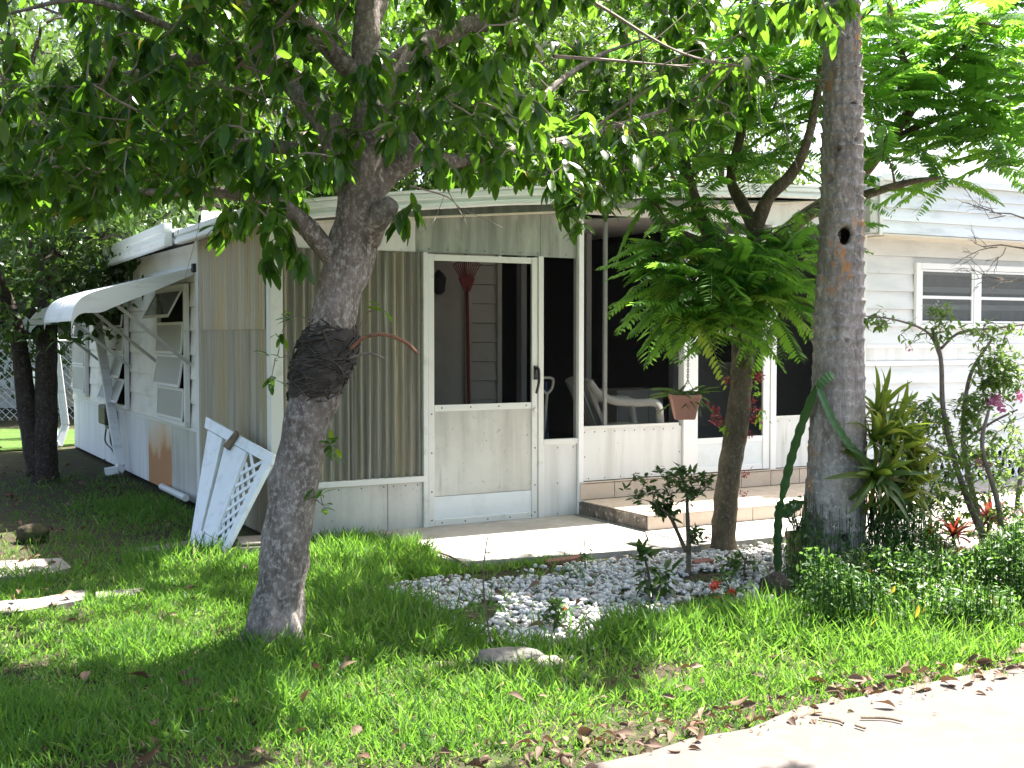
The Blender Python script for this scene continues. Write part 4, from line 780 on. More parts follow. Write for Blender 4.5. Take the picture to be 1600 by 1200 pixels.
def star_tree():
    b = G(1130, 862); D = 8.35
    T = empty('feathery_leaved_tree', b, 'small tree with feathery compound leaves and crimson blossoms on its slim trunk', 'tree'); of = b
    def q(x, y, w, dy=0.0): p = P(x, y, D + dy); return (p[0], p[1], p[2], w / 2 / FPX * (D + dy))
    mb = MB(); s = limb(mb, [q(1130, 872, 52), q(1131, 850, 42), q(1133, 800, 37), q(1141, 730, 36), q(1152, 660, 36), q(1159, 590, 33), q(1160, 520, 30), q(1162, 470, 30), q(1166, 420, 30)], 18, 8, 0.16, 2.0, 10); mb.build('trunk', 'bark_star', T, of, True)
    nodes = [p[:3] for p in s[60:]]
    ls = [[q(1164, 440, 26), q(1135, 395, 24), q(1105, 360, 22, .1), q(1082, 300, 18, .2), q(1068, 235, 14, .3), q(1060, 150, 8, .4)],
          [q(1130, 390, 20), q(1075, 372, 18, -.1), q(1035, 345, 15, -.2), q(1012, 290, 13, -.2), q(1000, 250, 9, -.2), q(985, 170, 5, -.3)],
          [q(1166, 425, 24), q(1178, 360, 24), q(1160, 320, 20, .1), q(1142, 275, 16, .2), q(1158, 200, 13, .3), q(1150, 90, 8, .4)],
          [q(1178, 365, 24), q(1200, 310, 20, -.1), q(1235, 275, 18, -.2), q(1258, 230, 15, -.3), q(1275, 160, 12, -.3), q(1290, 40, 8, -.3)],
          [q(1166, 430, 28), q(1210, 380, 26, .3), q(1262, 335, 24, .5), q(1330, 290, 20, .6), q(1385, 225, 18, .5), q(1440, 150, 16, .4), q(1520, 60, 12, .3), q(1590, -40, 8, .2)],
          [q(1385, 225, 12, .5), q(1440, 195, 10, .5), q(1500, 175, 8, .5), q(1580, 150, 5, .5)],
          [q(1262, 335, 18, .5), q(1350, 305, 14, .2), q(1420, 285, 10, 0), q(1470, 278, 5, -.1)],
          [q(1158, 200, 10, .3), q(1190, 100, 8, .5), q(1230, 20, 6, .6)],
          [q(1164, 480, 20), q(1120, 470, 14, -.3), q(1060, 450, 9, -.5)],
          [q(1164, 480, 20), q(1195, 470, 12, -.2), q(1225, 455, 8, -.4)],
          [q(1440, 150, 12, .4), q(1400, 60, 10, .6), q(1380, -60, 6, .8)]]
    for i, pts in enumerate(ls):
        mb = MB(); s = limb(mb, pts, 10, 6, 0.14, i * 2.3); mb.build('limb', 'bark_star', T, of, True); nodes += [p[:3] for p in s[4:]]
    # rosettes of fronds: (px, py, depth offset, count, length)
    ros = [(1075, 490, -.6, 12, .42), (1105, 500, -.5, 10, .4), (1040, 430, -.3, 12, .46), (1045, 410, -.5, 10, .36), (1085, 395, -.4, 12, .45), (1160, 385, -.4, 12, .42), (1120, 445, -.35, 12, .45), (1220, 440, -.2, 10, .4), (1255, 385, .0, 9, .4), (1480, 130, .4, 13, .5), (1590, 260, .2, 7, .5), (1105, 320, -.1, 9, .42), (1060, 330, -.1, 8, .42), (1115, 170, .3, 9, .45), (1205, 180, .2, 9, .45), (1245, 120, .1, 8, .45), (1100, 90, .4, 8, .45), (1250, 60, .3, 9, .45), (1160, 20, .5, 8, .45), (1065, 455, -.5, 14, .42), (1045, 490, -.5, 9, .38), (1090, 430, -.6, 11, .48), (1130, 480, -.5, 12, .45), (1180, 470, -.45, 11, .45), (1205, 490, -.35, 8, .42), (1225, 455, -.4, 9, .42), (1150, 420, -.5, 10, .45), (1195, 415, -.3, 9, .42),
           (1055, 380, -.4, 10, .40), (1110, 375, -.3, 9, .46), (1235, 400, -.1, 9, .45), (1210, 365, 0, 8, .45), (1250, 345, .1, 8, .42), (1000, 300, -.3, 7, .42), (985, 200, -.3, 8, .42), (1060, 150, .4, 9, .45), (1095, 220, .2, 9, .45), (1068, 270, .1, 8, .42), (1130, 260, .3, 8, .42), (1185, 250, .1, 8, .4), (1240, 200, -.1, 8, .45),
           (1150, 90, .4, 9, .5), (1230, 20, .5, 9, .5), (1290, 40, -.2, 9, .5), (1275, 120, -.3, 9, .45), (1190, 130, .4, 8, .45),
           (1380, 240, .5, 9, .45), (1400, 160, .6, 10, .5), (1440, 240, .2, 11, .5), (1470, 275, -.1, 9, .46), (1500, 190, .4, 12, .52), (1530, 215, .2, 12, .55), (1560, 130, .3, 12, .52), (1590, 200, .3, 10, .52), (1520, 60, .3, 14, .55), (1590, 10, .2, 12, .55), (1450, 70, .6, 11, .5), (1400, 40, .6, 11, .5), (1380, -50, .7, 9, .5), (1480, -30, .5, 10, .5), (1370, 110, .5, 9, .45), (1360, 200, .6, 8, .42), (1430, 130, .5, 10, .48), (1600, 90, .5, 10, .5), (1560, 260, .3, 5, .45), (1540, -60, .4, 9, .5), (1640, 140, .4, 9, .5), (1365, 300, .3, 6, .36)]
    for x_ in range(1345, 1640, 62):
        for y_ in (-30, 40, 105, 170): ros.append((x_ + RNG.uniform(-25, 25), y_ + RNG.uniform(-25, 25), RNG.uniform(-.3, .8), 9, .5))
    for x_ in range(985, 1290, 75):
        for y_ in (-20, 60): ros.append((x_ + RNG.uniform(-30, 30), y_ + RNG.uniform(-25, 25), RNG.uniform(.2, 1.0), 5, .48))
    data = []; tips = []
    for x, y, dy, n, ln in ros:
        if x > 1330: n = int(n * .85); dy = dy + RNG.uniform(-.7, .9)
        c = P(x, y, D + dy); tips.append(c); a0 = RNG.uniform(0, 6.28)
        for i in range(n):
            a = a0 + i * 2.399; el = RNG.uniform(-0.1, 0.9) if x > 1320 or y < 300 else RNG.uniform(-.45, .75); d = np.array([math.cos(a) * math.cos(el), math.sin(a) * math.cos(el), math.sin(el)])
            data.append((c + RNG.normal(size=3) * 0.05, d, np.array([0, 0, 1.0]) + RNG.normal(size=3) * 0.15, ln * RNG.uniform(0.75, 1.1), RNG.integers(0, 5)))
    attach_twigs(nodes, np.array(tips), 0.006, 0.0).build('twigs', 'bark_star', T, of)['kind'] = 'stuff'
    meshes = []
    for i, (V, F) in enumerate(FRONDS):
        me = bpy.data.meshes.new('frond'); me.from_pydata(V, [], F); me.materials.append(M['frond']); meshes.append(me)
    cen = np.array([d[0] for d in data]); x, y, cy = topx(cen); vis = (x > -40) & (x < 1620) & (y > -40); order = np.argsort(np.where(vis, cy, 99)); first = set(order[:295].tolist()); rest = []
    for i, (c, d, nr, s_, k) in enumerate(data):
        X, Y, Z = frames([d], [nr])
        if i in first: inst('frond', meshes[k], T, Matrix([[X[0][r] * s_, Y[0][r] * s_, Z[0][r] * s_, (c - of)[r]] for r in range(3)] + [[0, 0, 0, 1]]))
        else: rest.append(i)
    if rest:
        o = scatter_mesh('fronds_beyond', *FRONDS[2], [data[i][0] - of for i in rest], [data[i][1] for i in rest], [data[i][2] for i in rest], [data[i][3] for i in rest], RNG.beta(2, 2.5, len(rest)) * .95, 'frond_a', T); o['kind'] = 'stuff'
    # crimson blossom sprigs on the trunk
    bl = [(1135, 595, 0), (1120, 650, 0), (1122, 660, 0), (1180, 590, 0), (1172, 625, 0), (1178, 640, 0), (1180, 650, 0), (1170, 680, 0), (1166, 740, 0), (1160, 770, 0), (1105, 840, 0), (1185, 588, 0), (1115, 640, 0), (1180, 655, .0)]
    pp = []; ax = spline([q(1133, 800, 0), q(1141, 730, 0), q(1152, 660, 0), q(1159, 590, 0)], 6)
    for x_, y_, _ in bl:
        c = P(x_, y_, D - .05); k = 22; pp += [c + RNG.normal(size=3) * np.array([.018, .018, .014]) for _ in range(k)]
    n = len(pp); o = scatter_mesh('blossom', *LEAF_S, np.array(pp) - of, rdir(n), rdir(n), RNG.uniform(.018, .034, n), RNG.uniform(0, 1, n), 'crimson', T); o['kind'] = 'stuff'
    yl = []
    for x_, y_ in [(1178, 600), (1185, 615), (1130, 665), (1132, 672), (1190, 645), (1186, 652), (1176, 580)]: yl += [P(x_, y_, D - .04) + RNG.normal(size=3) * .02 for _ in range(9)]
    n = len(yl); o = scatter_mesh('young_leaves', *LEAF_S, np.array(yl) - of, rdir(n) + np.array([0, 0, -.6]), rdir(n), RNG.uniform(.03, .05, n), RNG.uniform(.8, 1, n), 'frond_a', T); o['kind'] = 'stuff'
star_tree()
# ================================================================== palm trunk
def palm():
    b = G(1300, 905); D = b[1]; T = empty('palm_trunk', b, 'thick grey ringed palm trunk with woodpecker holes and peeling orange bark', 'palm trunk'); of = b
    ctl = spline([(1298, 925, 118), (1300, 880, 104), (1302, 800, 96), (1307, 700, 88), (1308, 600, 82), (1310, 500, 76), (1314, 400, 70), (1316, 300, 66), (1317, 200, 62), (1317, 130, 60), (1316, 60, 54), (1316, -60, 50), (1318, -300, 46), (1320, -520, 42)], 40)
    cen = np.array([P(x, y, D) for x, y, _ in ctl]); rad = ctl[:, 2] / 2 / FPX * D * 1.0
    hgt = np.concatenate([[0], np.cumsum(np.linalg.norm(np.diff(cen, axis=0), axis=1))]); n = 72
    holes = [(1311, 371, 10, 14, .15), (1300, 237, 4, 4, .04), (1326, 168, 6, 4, .03), (1309, 833, 6, 6, .05), (1290, 283, 4, 5, .04), (1330, 222, 3, 3, .03), (1312, 532, 3, 3, .03)]
    hw = [(P(x, y, D), rx / FPX * D, rz / FPX * D, dp) for x, y, rx, rz, dp in holes]; V = []
    for i in range(len(cen)):
        for j in range(n):
            a = 2 * math.pi * j / n; d = np.array([math.cos(a), math.sin(a), 0]); z = hgt[i]
            zz = z + 0.012 * mnoise.noise(Vector((d[0] * 2, d[1] * 2, z * 3))); ph = (zz / (0.078 if z > 0.9 else 0.10)) % 1.0
            amt = (0.017 if z > 1.5 else 0.007) * (1 + .8 * mnoise.noise(Vector((d[0] * 3, d[1] * 3, z * 9))))
            r = rad[i] + amt * (ph ** 3) - 0.004 + 0.006 * mnoise.fractal(Vector((d[0] * 5, d[1] * 5, z * 5)), 1, 2, 4) + 0.014 * mnoise.noise(Vector((d[0] * 1.2, d[1] * 1.2, z * 1.3 + 7)))
            fis = mnoise.noise(Vector((d[0] * 9, d[1] * 9, z * 1.2))); r -= 0.006 * max(0, fis - 0.25) * 4
            pt = cen[i] + d * r
            if d[1] < 0.3:
                for c, rx, rz, dp in hw:
                    e = ((pt[0] - c[0]) / rx) ** 2 + ((pt[2] - c[2]) / rz) ** 2
                    if e < 1.0: r -= dp * (1 - e) ** 0.5
                    elif e < 2.2: r -= 0.008 * (2.2 - e)
                pt = cen[i] + d * max(r, 0.02)
            V.append(pt)
    mb = MB(); mb.add(V, [(i * n + j, i * n + (j + 1) % n, (i + 1) * n + (j + 1) % n, (i + 1) * n + j) for i in range(len(cen) - 1) for j in range(n)] + [tuple(range((len(cen) - 1) * n, len(cen) * n))])
    mb.build('trunk', 'palm', T, of, True)
    for x, y, rx, rz, dp in holes[:1] + holes[3:4] + holes[2:3]:
        c = P(x, y, D); k = int(np.argmin(np.abs(cen[:, 2] - c[2]))); yy = cen[k][1] - math.sqrt(max(rad[k] ** 2 - (c[0] - cen[k][0]) ** 2, 1e-4)); ax_, az_ = rx / FPX * D * .8, rz / FPX * D * .8; hb = MB(); V2 = []
        for rr_, dd_ in ((1, .012), (.85, .04), (.5, .075), (.02, .085)):
            for j in range(14): a = 2 * math.pi * j / 14; V2.append((c[0] + ax_ * rr_ * math.cos(a) * (1 + .12 * math.sin(3 * a)), yy + dd_, c[2] + az_ * rr_ * math.sin(a)))
        hb.add(V2, [(i * 14 + j, i * 14 + (j + 1) % 14, (i + 1) * 14 + (j + 1) % 14, (i + 1) * 14 + j) for i in range(3) for j in range(14)]); hb.build('dark_hole_lining', 'hollow', T, of)  # added dark bowl paints the hole's inner shade
    rt = MB()
    for i in range(60):
        a = RNG.uniform(0, 6.28); d = np.array([math.cos(a), math.sin(a), 0]); st = b + d * 0.19 + np.array([0, 0, RNG.uniform(.03, .16)]); rt.tube([st, b + d * 0.23 + np.array([0, 0, .03]), b + d * RNG.uniform(.25, .3) + np.array([0, 0, -.02])], [.009, .010, .007], 5)
    rt.build('root_mat', 'bark_dark', T, of)['kind'] = 'stuff'
palm()
# ================================================================== background and side trees
def crown_tree(name, label, base, hgt, blobs, nleaf, lsize, m, barkm, trunk, group=None, limb_n=10, seed=0):
    r = np.random.default_rng(seed); base = np.array(base, float); T = empty(name, base, label, 'tree', 0, group)
    mbt = MB(); nodes = []
    for t in trunk: s = limb(mbt, t, 10, 6, 0.12, seed); nodes += [p[:3] for p in s[len(s) // 3:]]
    mbt.build('trunk', barkm, T, base, True)
    clump = []
    for (c, rr, k) in blobs:
        c = np.array(c, float); rr = np.array(rr, float)
        d = r.normal(size=(k, 3)); d /= np.linalg.norm(d, axis=1)[:, None]; f = r.uniform(0.35, 1.0, (k, 1)) ** 0.5
        q = c + d * rr * f; q = q[[mnoise.noise(Vector(p * 0.9 + seed)) > -0.22 for p in q]]; clump.append(q)
    clump = np.vstack(clump)
    attach_twigs(nodes, clump[:: max(1, len(clump) // 220)], 0.012, 0.0).build('branches', barkm, T, base)['kind'] = 'stuff'
    k = nleaf // len(clump) + 1; pos = np.repeat(clump, k, 0) + r.normal(size=(len(clump) * k, 3)) * lsize * 1.15
    n = len(pos); yd = r.normal(size=(n, 3)) + np.array([0, 0, -.4]); nr = r.normal(size=(n, 3)) * .7 + np.array([0, 0, 1]); o = scatter_mesh('crown', *LEAF_S, pos - base, yd, nr, lsize * r.uniform(.7, 1.3, n), r.beta(2, 2, n), m, T); o['kind'] = 'stuff'
    return T
def tp(x, y, Y, w): p = P(x, y, Y); return (p[0], p[1], p[2], w / 2 / FPX * Y)
b = G(65, 752)
crown_tree('twin_trunk_tree', 'dark twin trunk tree standing in bare soil beside the curved awning', b, 6,
    [(P(60, 330, 12.6), (1.7, 1.5, 1.0), 200), (P(130, 420, 13.0), (0.7, .8, .5), 60), (P(20, 470, 12.3), (.7, .7, .5), 50), (P(130, 220, 12.5), (2.2, 1.8, 1.3), 220), (P(0, 200, 12.5), (2, 2, 1.5), 200), (P(165, 500, 13.2), (.28, .3, .2), 14), (P(20, 640, 11.9), (.25, .25, .2), 8)], 9500, 0.13, 'leaf_dk', 'bark_dark',
    [[tp(68, 765, 12.5, 54), tp(70, 720, 12.5, 40), tp(72, 620, 12.5, 34), tp(74, 500, 12.5, 30), tp(74, 430, 12.5, 26), tp(80, 340, 12.5, 20), tp(110, 240, 12.5, 12), tp(140, 120, 12.5, 6)], [tp(62, 740, 12.5, 40), tp(52, 690, 12.5, 34), tp(40, 620, 12.5, 30), tp(33, 560, 12.5, 26), tp(22, 500, 12.5, 22), tp(0, 440, 12.4, 16), tp(-40, 340, 12.4, 8)], [tp(72, 520, 12.5, 20), tp(40, 482, 12.3, 18), tp(0, 486, 12.1, 12), tp(-50, 470, 12, 6)], [tp(74, 430, 12.5, 18), tp(40, 370, 12.6, 14), tp(20, 300, 12.8, 8)]], None, seed=3)
bgspec = [  # px of the trunk foot, depth, crown px centre, crown radii, clumps
    (-40, 22, (-20, 270), (3.2, 2.6, 2.6), 240, 'leaf_bg', 'bright sunlit tree beyond the end of the side wall'),
    (200, 24, (180, 250), (3.4, 2.5, 2.4), 260, 'leaf_bg', 'tall sunlit tree rising behind the low roof beside the awnings'),
    (420, 27, (400, 200), (3.8, 2.5, 2.7), 280, 'leaf_bg', 'pale green tree behind the roof at the leaning trunk'),
    (640, 26, (640, 210), (3.2, 2.4, 2.4), 240, 'leaf_bg', 'dense tree behind the roof above the screen door'),
    (860, 28, (850, 190), (3.6, 2.5, 2.6), 260, 'leaf_bg', 'hazy green tree behind the roof above the wide screens'),
    (1120, 34, (1130, 235), (2.8, 2.5, 2.0), 150, 'leaf_bg', 'distant pale tree seen between the feathery branches'),
    (760, 33, (740, 20), (6, 3, 3.2), 300, 'leaf_bg', 'highest tree far behind the roof'),
    (250, 31, (230, 20), (6, 3, 3.4), 320, 'leaf_bg', 'large tree far behind the side wall and its awnings'),
]
for i, (fx, Y, (cx, cy_), rr, k, m, lab) in enumerate(bgspec):
    f = P(fx, 525, Y); base = np.array([f[0], Y, 0.0]); c = P(cx, cy_, Y)
    blobs = [(c, rr, k)] + [(c + RNG.normal(size=3) * np.array(rr) * 0.7 * np.array([1, .6, .6]), np.array(rr) * 0.5, k // 4) for _ in range(4)] + [(np.array([c[0], Y, 2.2]), (rr[0] * .8, 1.5, 1.3), k // 3)]
    tr = [[(base[0], Y, -0.1, .22), (base[0] + .1, Y, 1.5, .18), ((base[0] + c[0]) / 2, Y, c[2] * .6, .13), (c[0], Y, c[2] + rr[2] * .5, .05)]] + [[(base[0] + .1, Y, 1.6, .11), ((base[0] + c[0]) / 2 + s_ * .9, Y + s_ * .3, c[2] * .7, .08), (c[0] + s_ * rr[0] * .7, Y + s_ * .5, c[2] + .4, .03)] for s_ in (-1, 1)]
    crown_tree('background_tree', lab, base, 7, blobs, 14000, 0.19, m, 'bark_star', tr, 'trees behind the house', seed=20 + i)
# hedge closing the view low on the left, and another behind
def hedge(name, label, p0, p1, h, dep, n, ls, m, seed):
    r = np.random.default_rng(seed); p0 = np.array(p0); p1 = np.array(p1); t = r.uniform(0, 1, n); z = h * r.uniform(0, 1, n) ** 0.8 * (0.75 + 0.35 * np.array([mnoise.noise(Vector((x * 9, seed, 0))) for x in t]))
    q = p0 + (p1 - p0) * t[:, None] + r.normal(size=(n, 3)) * np.array([dep, dep, 0.05]); q[:, 2] = np.maximum(z, 0.05); T = empty(name, (p0 + p1) / 2 * np.array([1, 1, 0]), label, 'hedge')
    o = scatter_mesh('foliage', *LEAF_S, q - np.array(T.location), r.normal(size=(n, 3)), r.normal(size=(n, 3)) + np.array([0, 0, .7]), ls * r.uniform(.7, 1.3, n), r.beta(2, 2, n), m, T); o['kind'] = 'stuff'
    mb = MB()
    for i in range(int(np.linalg.norm(p1 - p0) / 0.8)):
        c = p0 + (p1 - p0) * (i + .5) / int(np.linalg.norm(p1 - p0) / 0.8); mb.tube([c, c + np.array([.05, .02, h * .4]), c + np.array([-.05, 0, h * .8])], [.03, .022, .01], 5)
    mb.build('stems', 'bark_dark', T, T.location)['kind'] = 'stuff'
hedge('hedge', 'long sunlit hedge beyond the chain link fence', (-22, 30, 0), (-6, 36, 0), 2.6, .6, 9000, .2, 'leaf_bg', 5)
hedge('hedge', 'tall hedge row far behind the house', (-8, 38, 0), (26, 40, 0), 3.4, .7, 12000, .26, 'leaf_bg', 6)
# chain link fence
def fence():
    p0 = np.array([-12.5, 20.0, 0]); p1 = np.array([-6.45, 21.0, 0]); T = empty('chain_link_fence', (p0 + p1) / 2, 'galvanised chain link fence across the far yard', 'fence'); of = np.array(T.location); d = (p1 - p0); ln = np.linalg.norm(d); d = d / ln
    for i in range(5): c = p0 + d * ln * i / 4; MB().tube([c, c + np.array([0, 0, 1.45])], .03, 8).build('post', 'wire', T, of, True)
    MB().tube([p0 + np.array([0, 0, 1.42]), p1 + np.array([0, 0, 1.42])], .022, 8).build('top_rail', 'wire', T, of, True)
    mb = MB(); st = 0.13
    for i in range(int(ln / st)):
        for s_ in (1, -1):
            a = p0 + d * (i * st) + np.array([0, 0, 0.05 if s_ > 0 else 1.4]); bb = a + d * 1.35 + np.array([0, 0, 1.35 * s_]); k = min(1, (ln - i * st) / 1.35); mb.tube([a, a + (bb - a) * k], .006, 3, False)
    mb.build('wire_mesh', 'wire', T, of)['kind'] = 'stuff'
fence()
# lattice panel standing at the far corner
def lattice_panel(name, label, p0, p1, h, m='lattice'):
    p0 = np.array(p0, float); p1 = np.array(p1, float); d = p1 - p0; ln = np.linalg.norm(d); d /= ln; nn = np.array([-d[1], d[0], 0]); T = empty(name, (p0 + p1) / 2, label, 'fence panel'); of = np.array(T.location); up = np.array([0, 0, 1.0])
    for a, b2 in [(p0, p0 + up * h), (p1, p1 + up * h), (p0 + up * .04, p1 + up * .04), (p0 + up * h, p1 + up * h)]: MB().beam(a, b2, .06, .04, tuple(nn)).build('rail', m, T, of)
    for s_ in (1, -1):
        x = -h
        while x < ln:
            lo, hi = max(x, 0), min(x + h, ln)
            if hi - lo > .05:
                za, zb = (lo - x, hi - x) if s_ > 0 else (h - (lo - x), h - (hi - x)); MB().beam(p0 + d * lo + up * za + nn * .006 * s_, p0 + d * hi + up * zb + nn * .006 * s_, .034, .008, tuple(nn)).build('slat', m, T, of)
            x += .15
lattice_panel('lattice_fence_panel', 'sunlit cream lattice fence panel by the far corner of the house', L(-0.45, 10.2), L(-0.05, 9.9), 0.95)
# neighbour's pale trailer glimpsed on the left
NB = empty('neighbour_trailer', (-13.5, 25, 0), 'pale blue grey trailer glimpsed beyond the yard', 'trailer'); of = np.array([-13.5, 25, 0])
MB().box(-16.5, -9.2, 25, 28, 0.4, 2.9).build('wall', 'mansard', NB, of)
MB().hexa([(-16.7, 24.7, 2.9), (-9.0, 24.7, 2.9), (-9.0, 28.3, 2.9), (-16.7, 28.3, 2.9), (-16.7, 24.7, 3.0), (-9, 24.7, 3.0), (-9, 26.5, 3.4), (-16.7, 26.5, 3.4)]).build('roof', 'fascia', NB, of)
for x in (-12.4, -10.6): MB().box(x, x + 1.0, 24.94, 24.99, 1.4, 2.3).build('window', 'dark', NB, of)
MB().box(-16.4, -9.3, 25.05, 27.9, 0.0, 0.4).build('skirting', 'alu', NB, of)
# overhead cable
tag(MB().tube(spline([P(-60, 318, 7.2), P(30, 319.5, 7.1), P(105, 317, 7.0), P(300, 300, 6.6), P(470, 300, 6.1)], 6), 0.005, 5).build('cable', 'twig'), 'thin rope strung from the broadleaf tree towards the side yard', 'rope')
# ================================================================== grass
def hmask(x, y, spots): return sum(a * np.exp(-(((x - cx) / rx) ** 2 + ((y - cy) / ry) ** 2)) for cx, cy, rx, ry, a in spots)
TALL = [(560, 930, 90, 60, .055), (620, 985, 120, 45, .10), (300, 880, 120, 22, .12), (60, 900, 70, 14, .09), (660, 870, 70, 16, .09), (520, 870, 60, 30, .07), (900, 1010, 70, 30, .07), (1000, 1005, 80, 22, .09), (880, 1060, 120, 25, .06), (430, 1020, 70, 20, .08), (1190, 985, 70, 18, .06), (1300, 1000, 200, 40, .10), (1480, 960, 120, 40, .12), (700, 1090, 300, 40, .025), (850, 985, 50, 12, .07), (720, 905, 90, 8, .06), (890, 905, 40, 6, .06), (1180, 905, 30, 10, .06), (250, 800, 130, 30, .05), (1510, 835, 40, 14, .06), (150, 1130, 200, 60, .03)]
def grass():
    n = 400000; p = np.c_[RNG.uniform(-5.2, 4.2, n), RNG.uniform(3.4, 13.2, n), np.zeros(n)]
    u, v = toL(p); x, y, cy = topx(p)
    ok = (v > -4.97 + 0.2 * np.array([mnoise.noise(Vector((a * 2.5, 0, 0))) for a in u])) & (x > -120) & (x < 1720)
    front = v < -0.02
    onwalk = (v > -1.52) & (v < 0.02) & (u > 0.78) | ((u > 3.5) & (v > -2.9) & (v < 0.02))
    edge = (v > -1.75) & (u > .7) & (u < 3.5); grav = gravel_mask(x, y)
    nz = np.array([mnoise.noise(Vector((a * 1.4, c * 1.4, 4))) + .5 * mnoise.noise(Vector((a * 5, c * 5, 1))) for a, c in p[:, :2]])
    dens = np.ones(n); dens[(u < 0.75) & (v > -0.6)] = .28; dens[(v > 1.0)] = .10; dens[grav > .5] = .05; dens *= np.clip(1.15 + nz * 1.4, .12, 1)
    dens[v < -4.6] *= .55; dens[(x > 930) & (y > 840) & (y < 905)] *= .06; dens[(x > 1230) & (x < 1480) & (y < 925) & (y > 840)] = .03; dens[(u < .05) & (v > -.25)] *= .35
    path = np.zeros(n, bool)
    for pp in [[(-40, 885), (112, 893), 12], [(-40, 958), (130, 938), 10], [(150, 934), (220, 932), 5], [(230, 868), (310, 862), 7]]:
        t = np.clip((x - pp[0][0]) / (pp[1][0] - pp[0][0]), 0, 1); path |= (np.abs(y - (pp[0][1] + t * (pp[1][1] - pp[0][1]))) < pp[2]) & (x > pp[0][0]) & (x < pp[1][0])
    tuft = hmask(x, y, TALL)
    patch = (u > .7) & (u < 1.5) & (v < -.55) & (v > -1.5) & (nz > .05) & (u < 1.15 + nz)     # grass over the broken slab corner
    ok &= (~onwalk | patch) & ~path & ((u < 0) | front) & ~((u < 0) & (u > -.12) & (v > 0))
    ok &= RNG.uniform(size=n) < np.maximum(dens, np.clip(tuft * 6, 0, 1) * (grav < .5))
    p = p[ok]; x = x[ok]; y = y[ok]; tuft = tuft[ok]; nz = nz[ok]; v = v[ok]; n = len(p)
    h = (0.03 + 0.045 * RNG.uniform(size=n)) * np.clip(1 + 1.1 * nz, .35, 2.2) + tuft * RNG.uniform(.25, 1.5, n); h = np.clip(h, .025, .34); h[v < -4.6] *= .7
    lean = RNG.normal(size=(n, 2)) * .7; d = np.c_[lean, np.ones(n)]; side = rdir(n); side[:, 2] = 0
    tint = np.clip(RNG.beta(2, 2.2, n) * .8 - .22 * nz, 0, .87); dead = RNG.uniform(size=n) < np.clip(.07 - .16 * nz, .02, .3); tint[dead] = RNG.uniform(.88, 1, dead.sum())
    tv = [(-.5, 0, 0), (.5, 0, 0), (.42, .4, .03), (-.42, .4, .03), (.28, .75, .13), (-.28, .75, .13), (0, 1, .30)]; tf = [(0, 1, 2, 3), (3, 2, 4, 5), (5, 4, 6)]
    # width in metres: template x scaled separately
    X, Y, Z = frames(d, side); wd = RNG.uniform(.004, .010, n) * (1 + tuft * 4); tv = np.array(tv)
    V = (p[:, None, :] + wd[:, None, None] * tv[None, :, 0:1] * X[:, None, :] + h[:, None, None] * (tv[None, :, 1:2] * Y[:, None, :] + tv[None, :, 2:3] * Z[:, None, :])).reshape(-1, 3)
    fl = np.array([4, 4, 3]); fi = np.concatenate([np.array(f) for f in tf]); loops = (fi[None] + (np.arange(n) * 7)[:, None]).reshape(-1); tot = np.tile(fl, n); st = np.concatenate([[0], np.cumsum(tot)[:-1]])
    me = bpy.data.meshes.new('grass'); me.vertices.add(len(V)); me.vertices.foreach_set('co', V.astype(np.float32).ravel()); me.loops.add(len(loops)); me.loops.foreach_set('vertex_index', loops.astype(np.int32)); me.polygons.add(len(tot)); me.polygons.foreach_set('loop_start', st.astype(np.int32))
    at = me.attributes.new('tint', 'FLOAT', 'POINT'); at.data.foreach_set('value', np.repeat(tint, 7).astype(np.float32)); me.update(calc_edges=True)
    print('grass blades', n)
    tag(link('grass', me, 'grass', None, True), 'green lawn grass with longer tufts round the trees and gravel', 'grass', kind='stuff')
GPOLY = np.array([(575, 925), (640, 908), (720, 898), (800, 890), (880, 884), (960, 868), (1090, 852), (1250, 852), (1290, 880), (1230, 935), (1120, 945), (1050, 968), (960, 985), (900, 1015), (820, 1008), (740, 985), (640, 955)], float)
def gravel_mask(x, y):
    x = np.asarray(x); y = np.asarray(y); ins = np.zeros(x.shape, bool); k = len(GPOLY)
    for i in range(k):
        x0, y0 = GPOLY[i]; x1, y1 = GPOLY[(i + 1) % k]; c = ((y0 > y) != (y1 > y)) & (x < (x1 - x0) * (y - y0) / (y1 - y0 + 1e-9) + x0); ins ^= c
    return ins.astype(float)
grass()
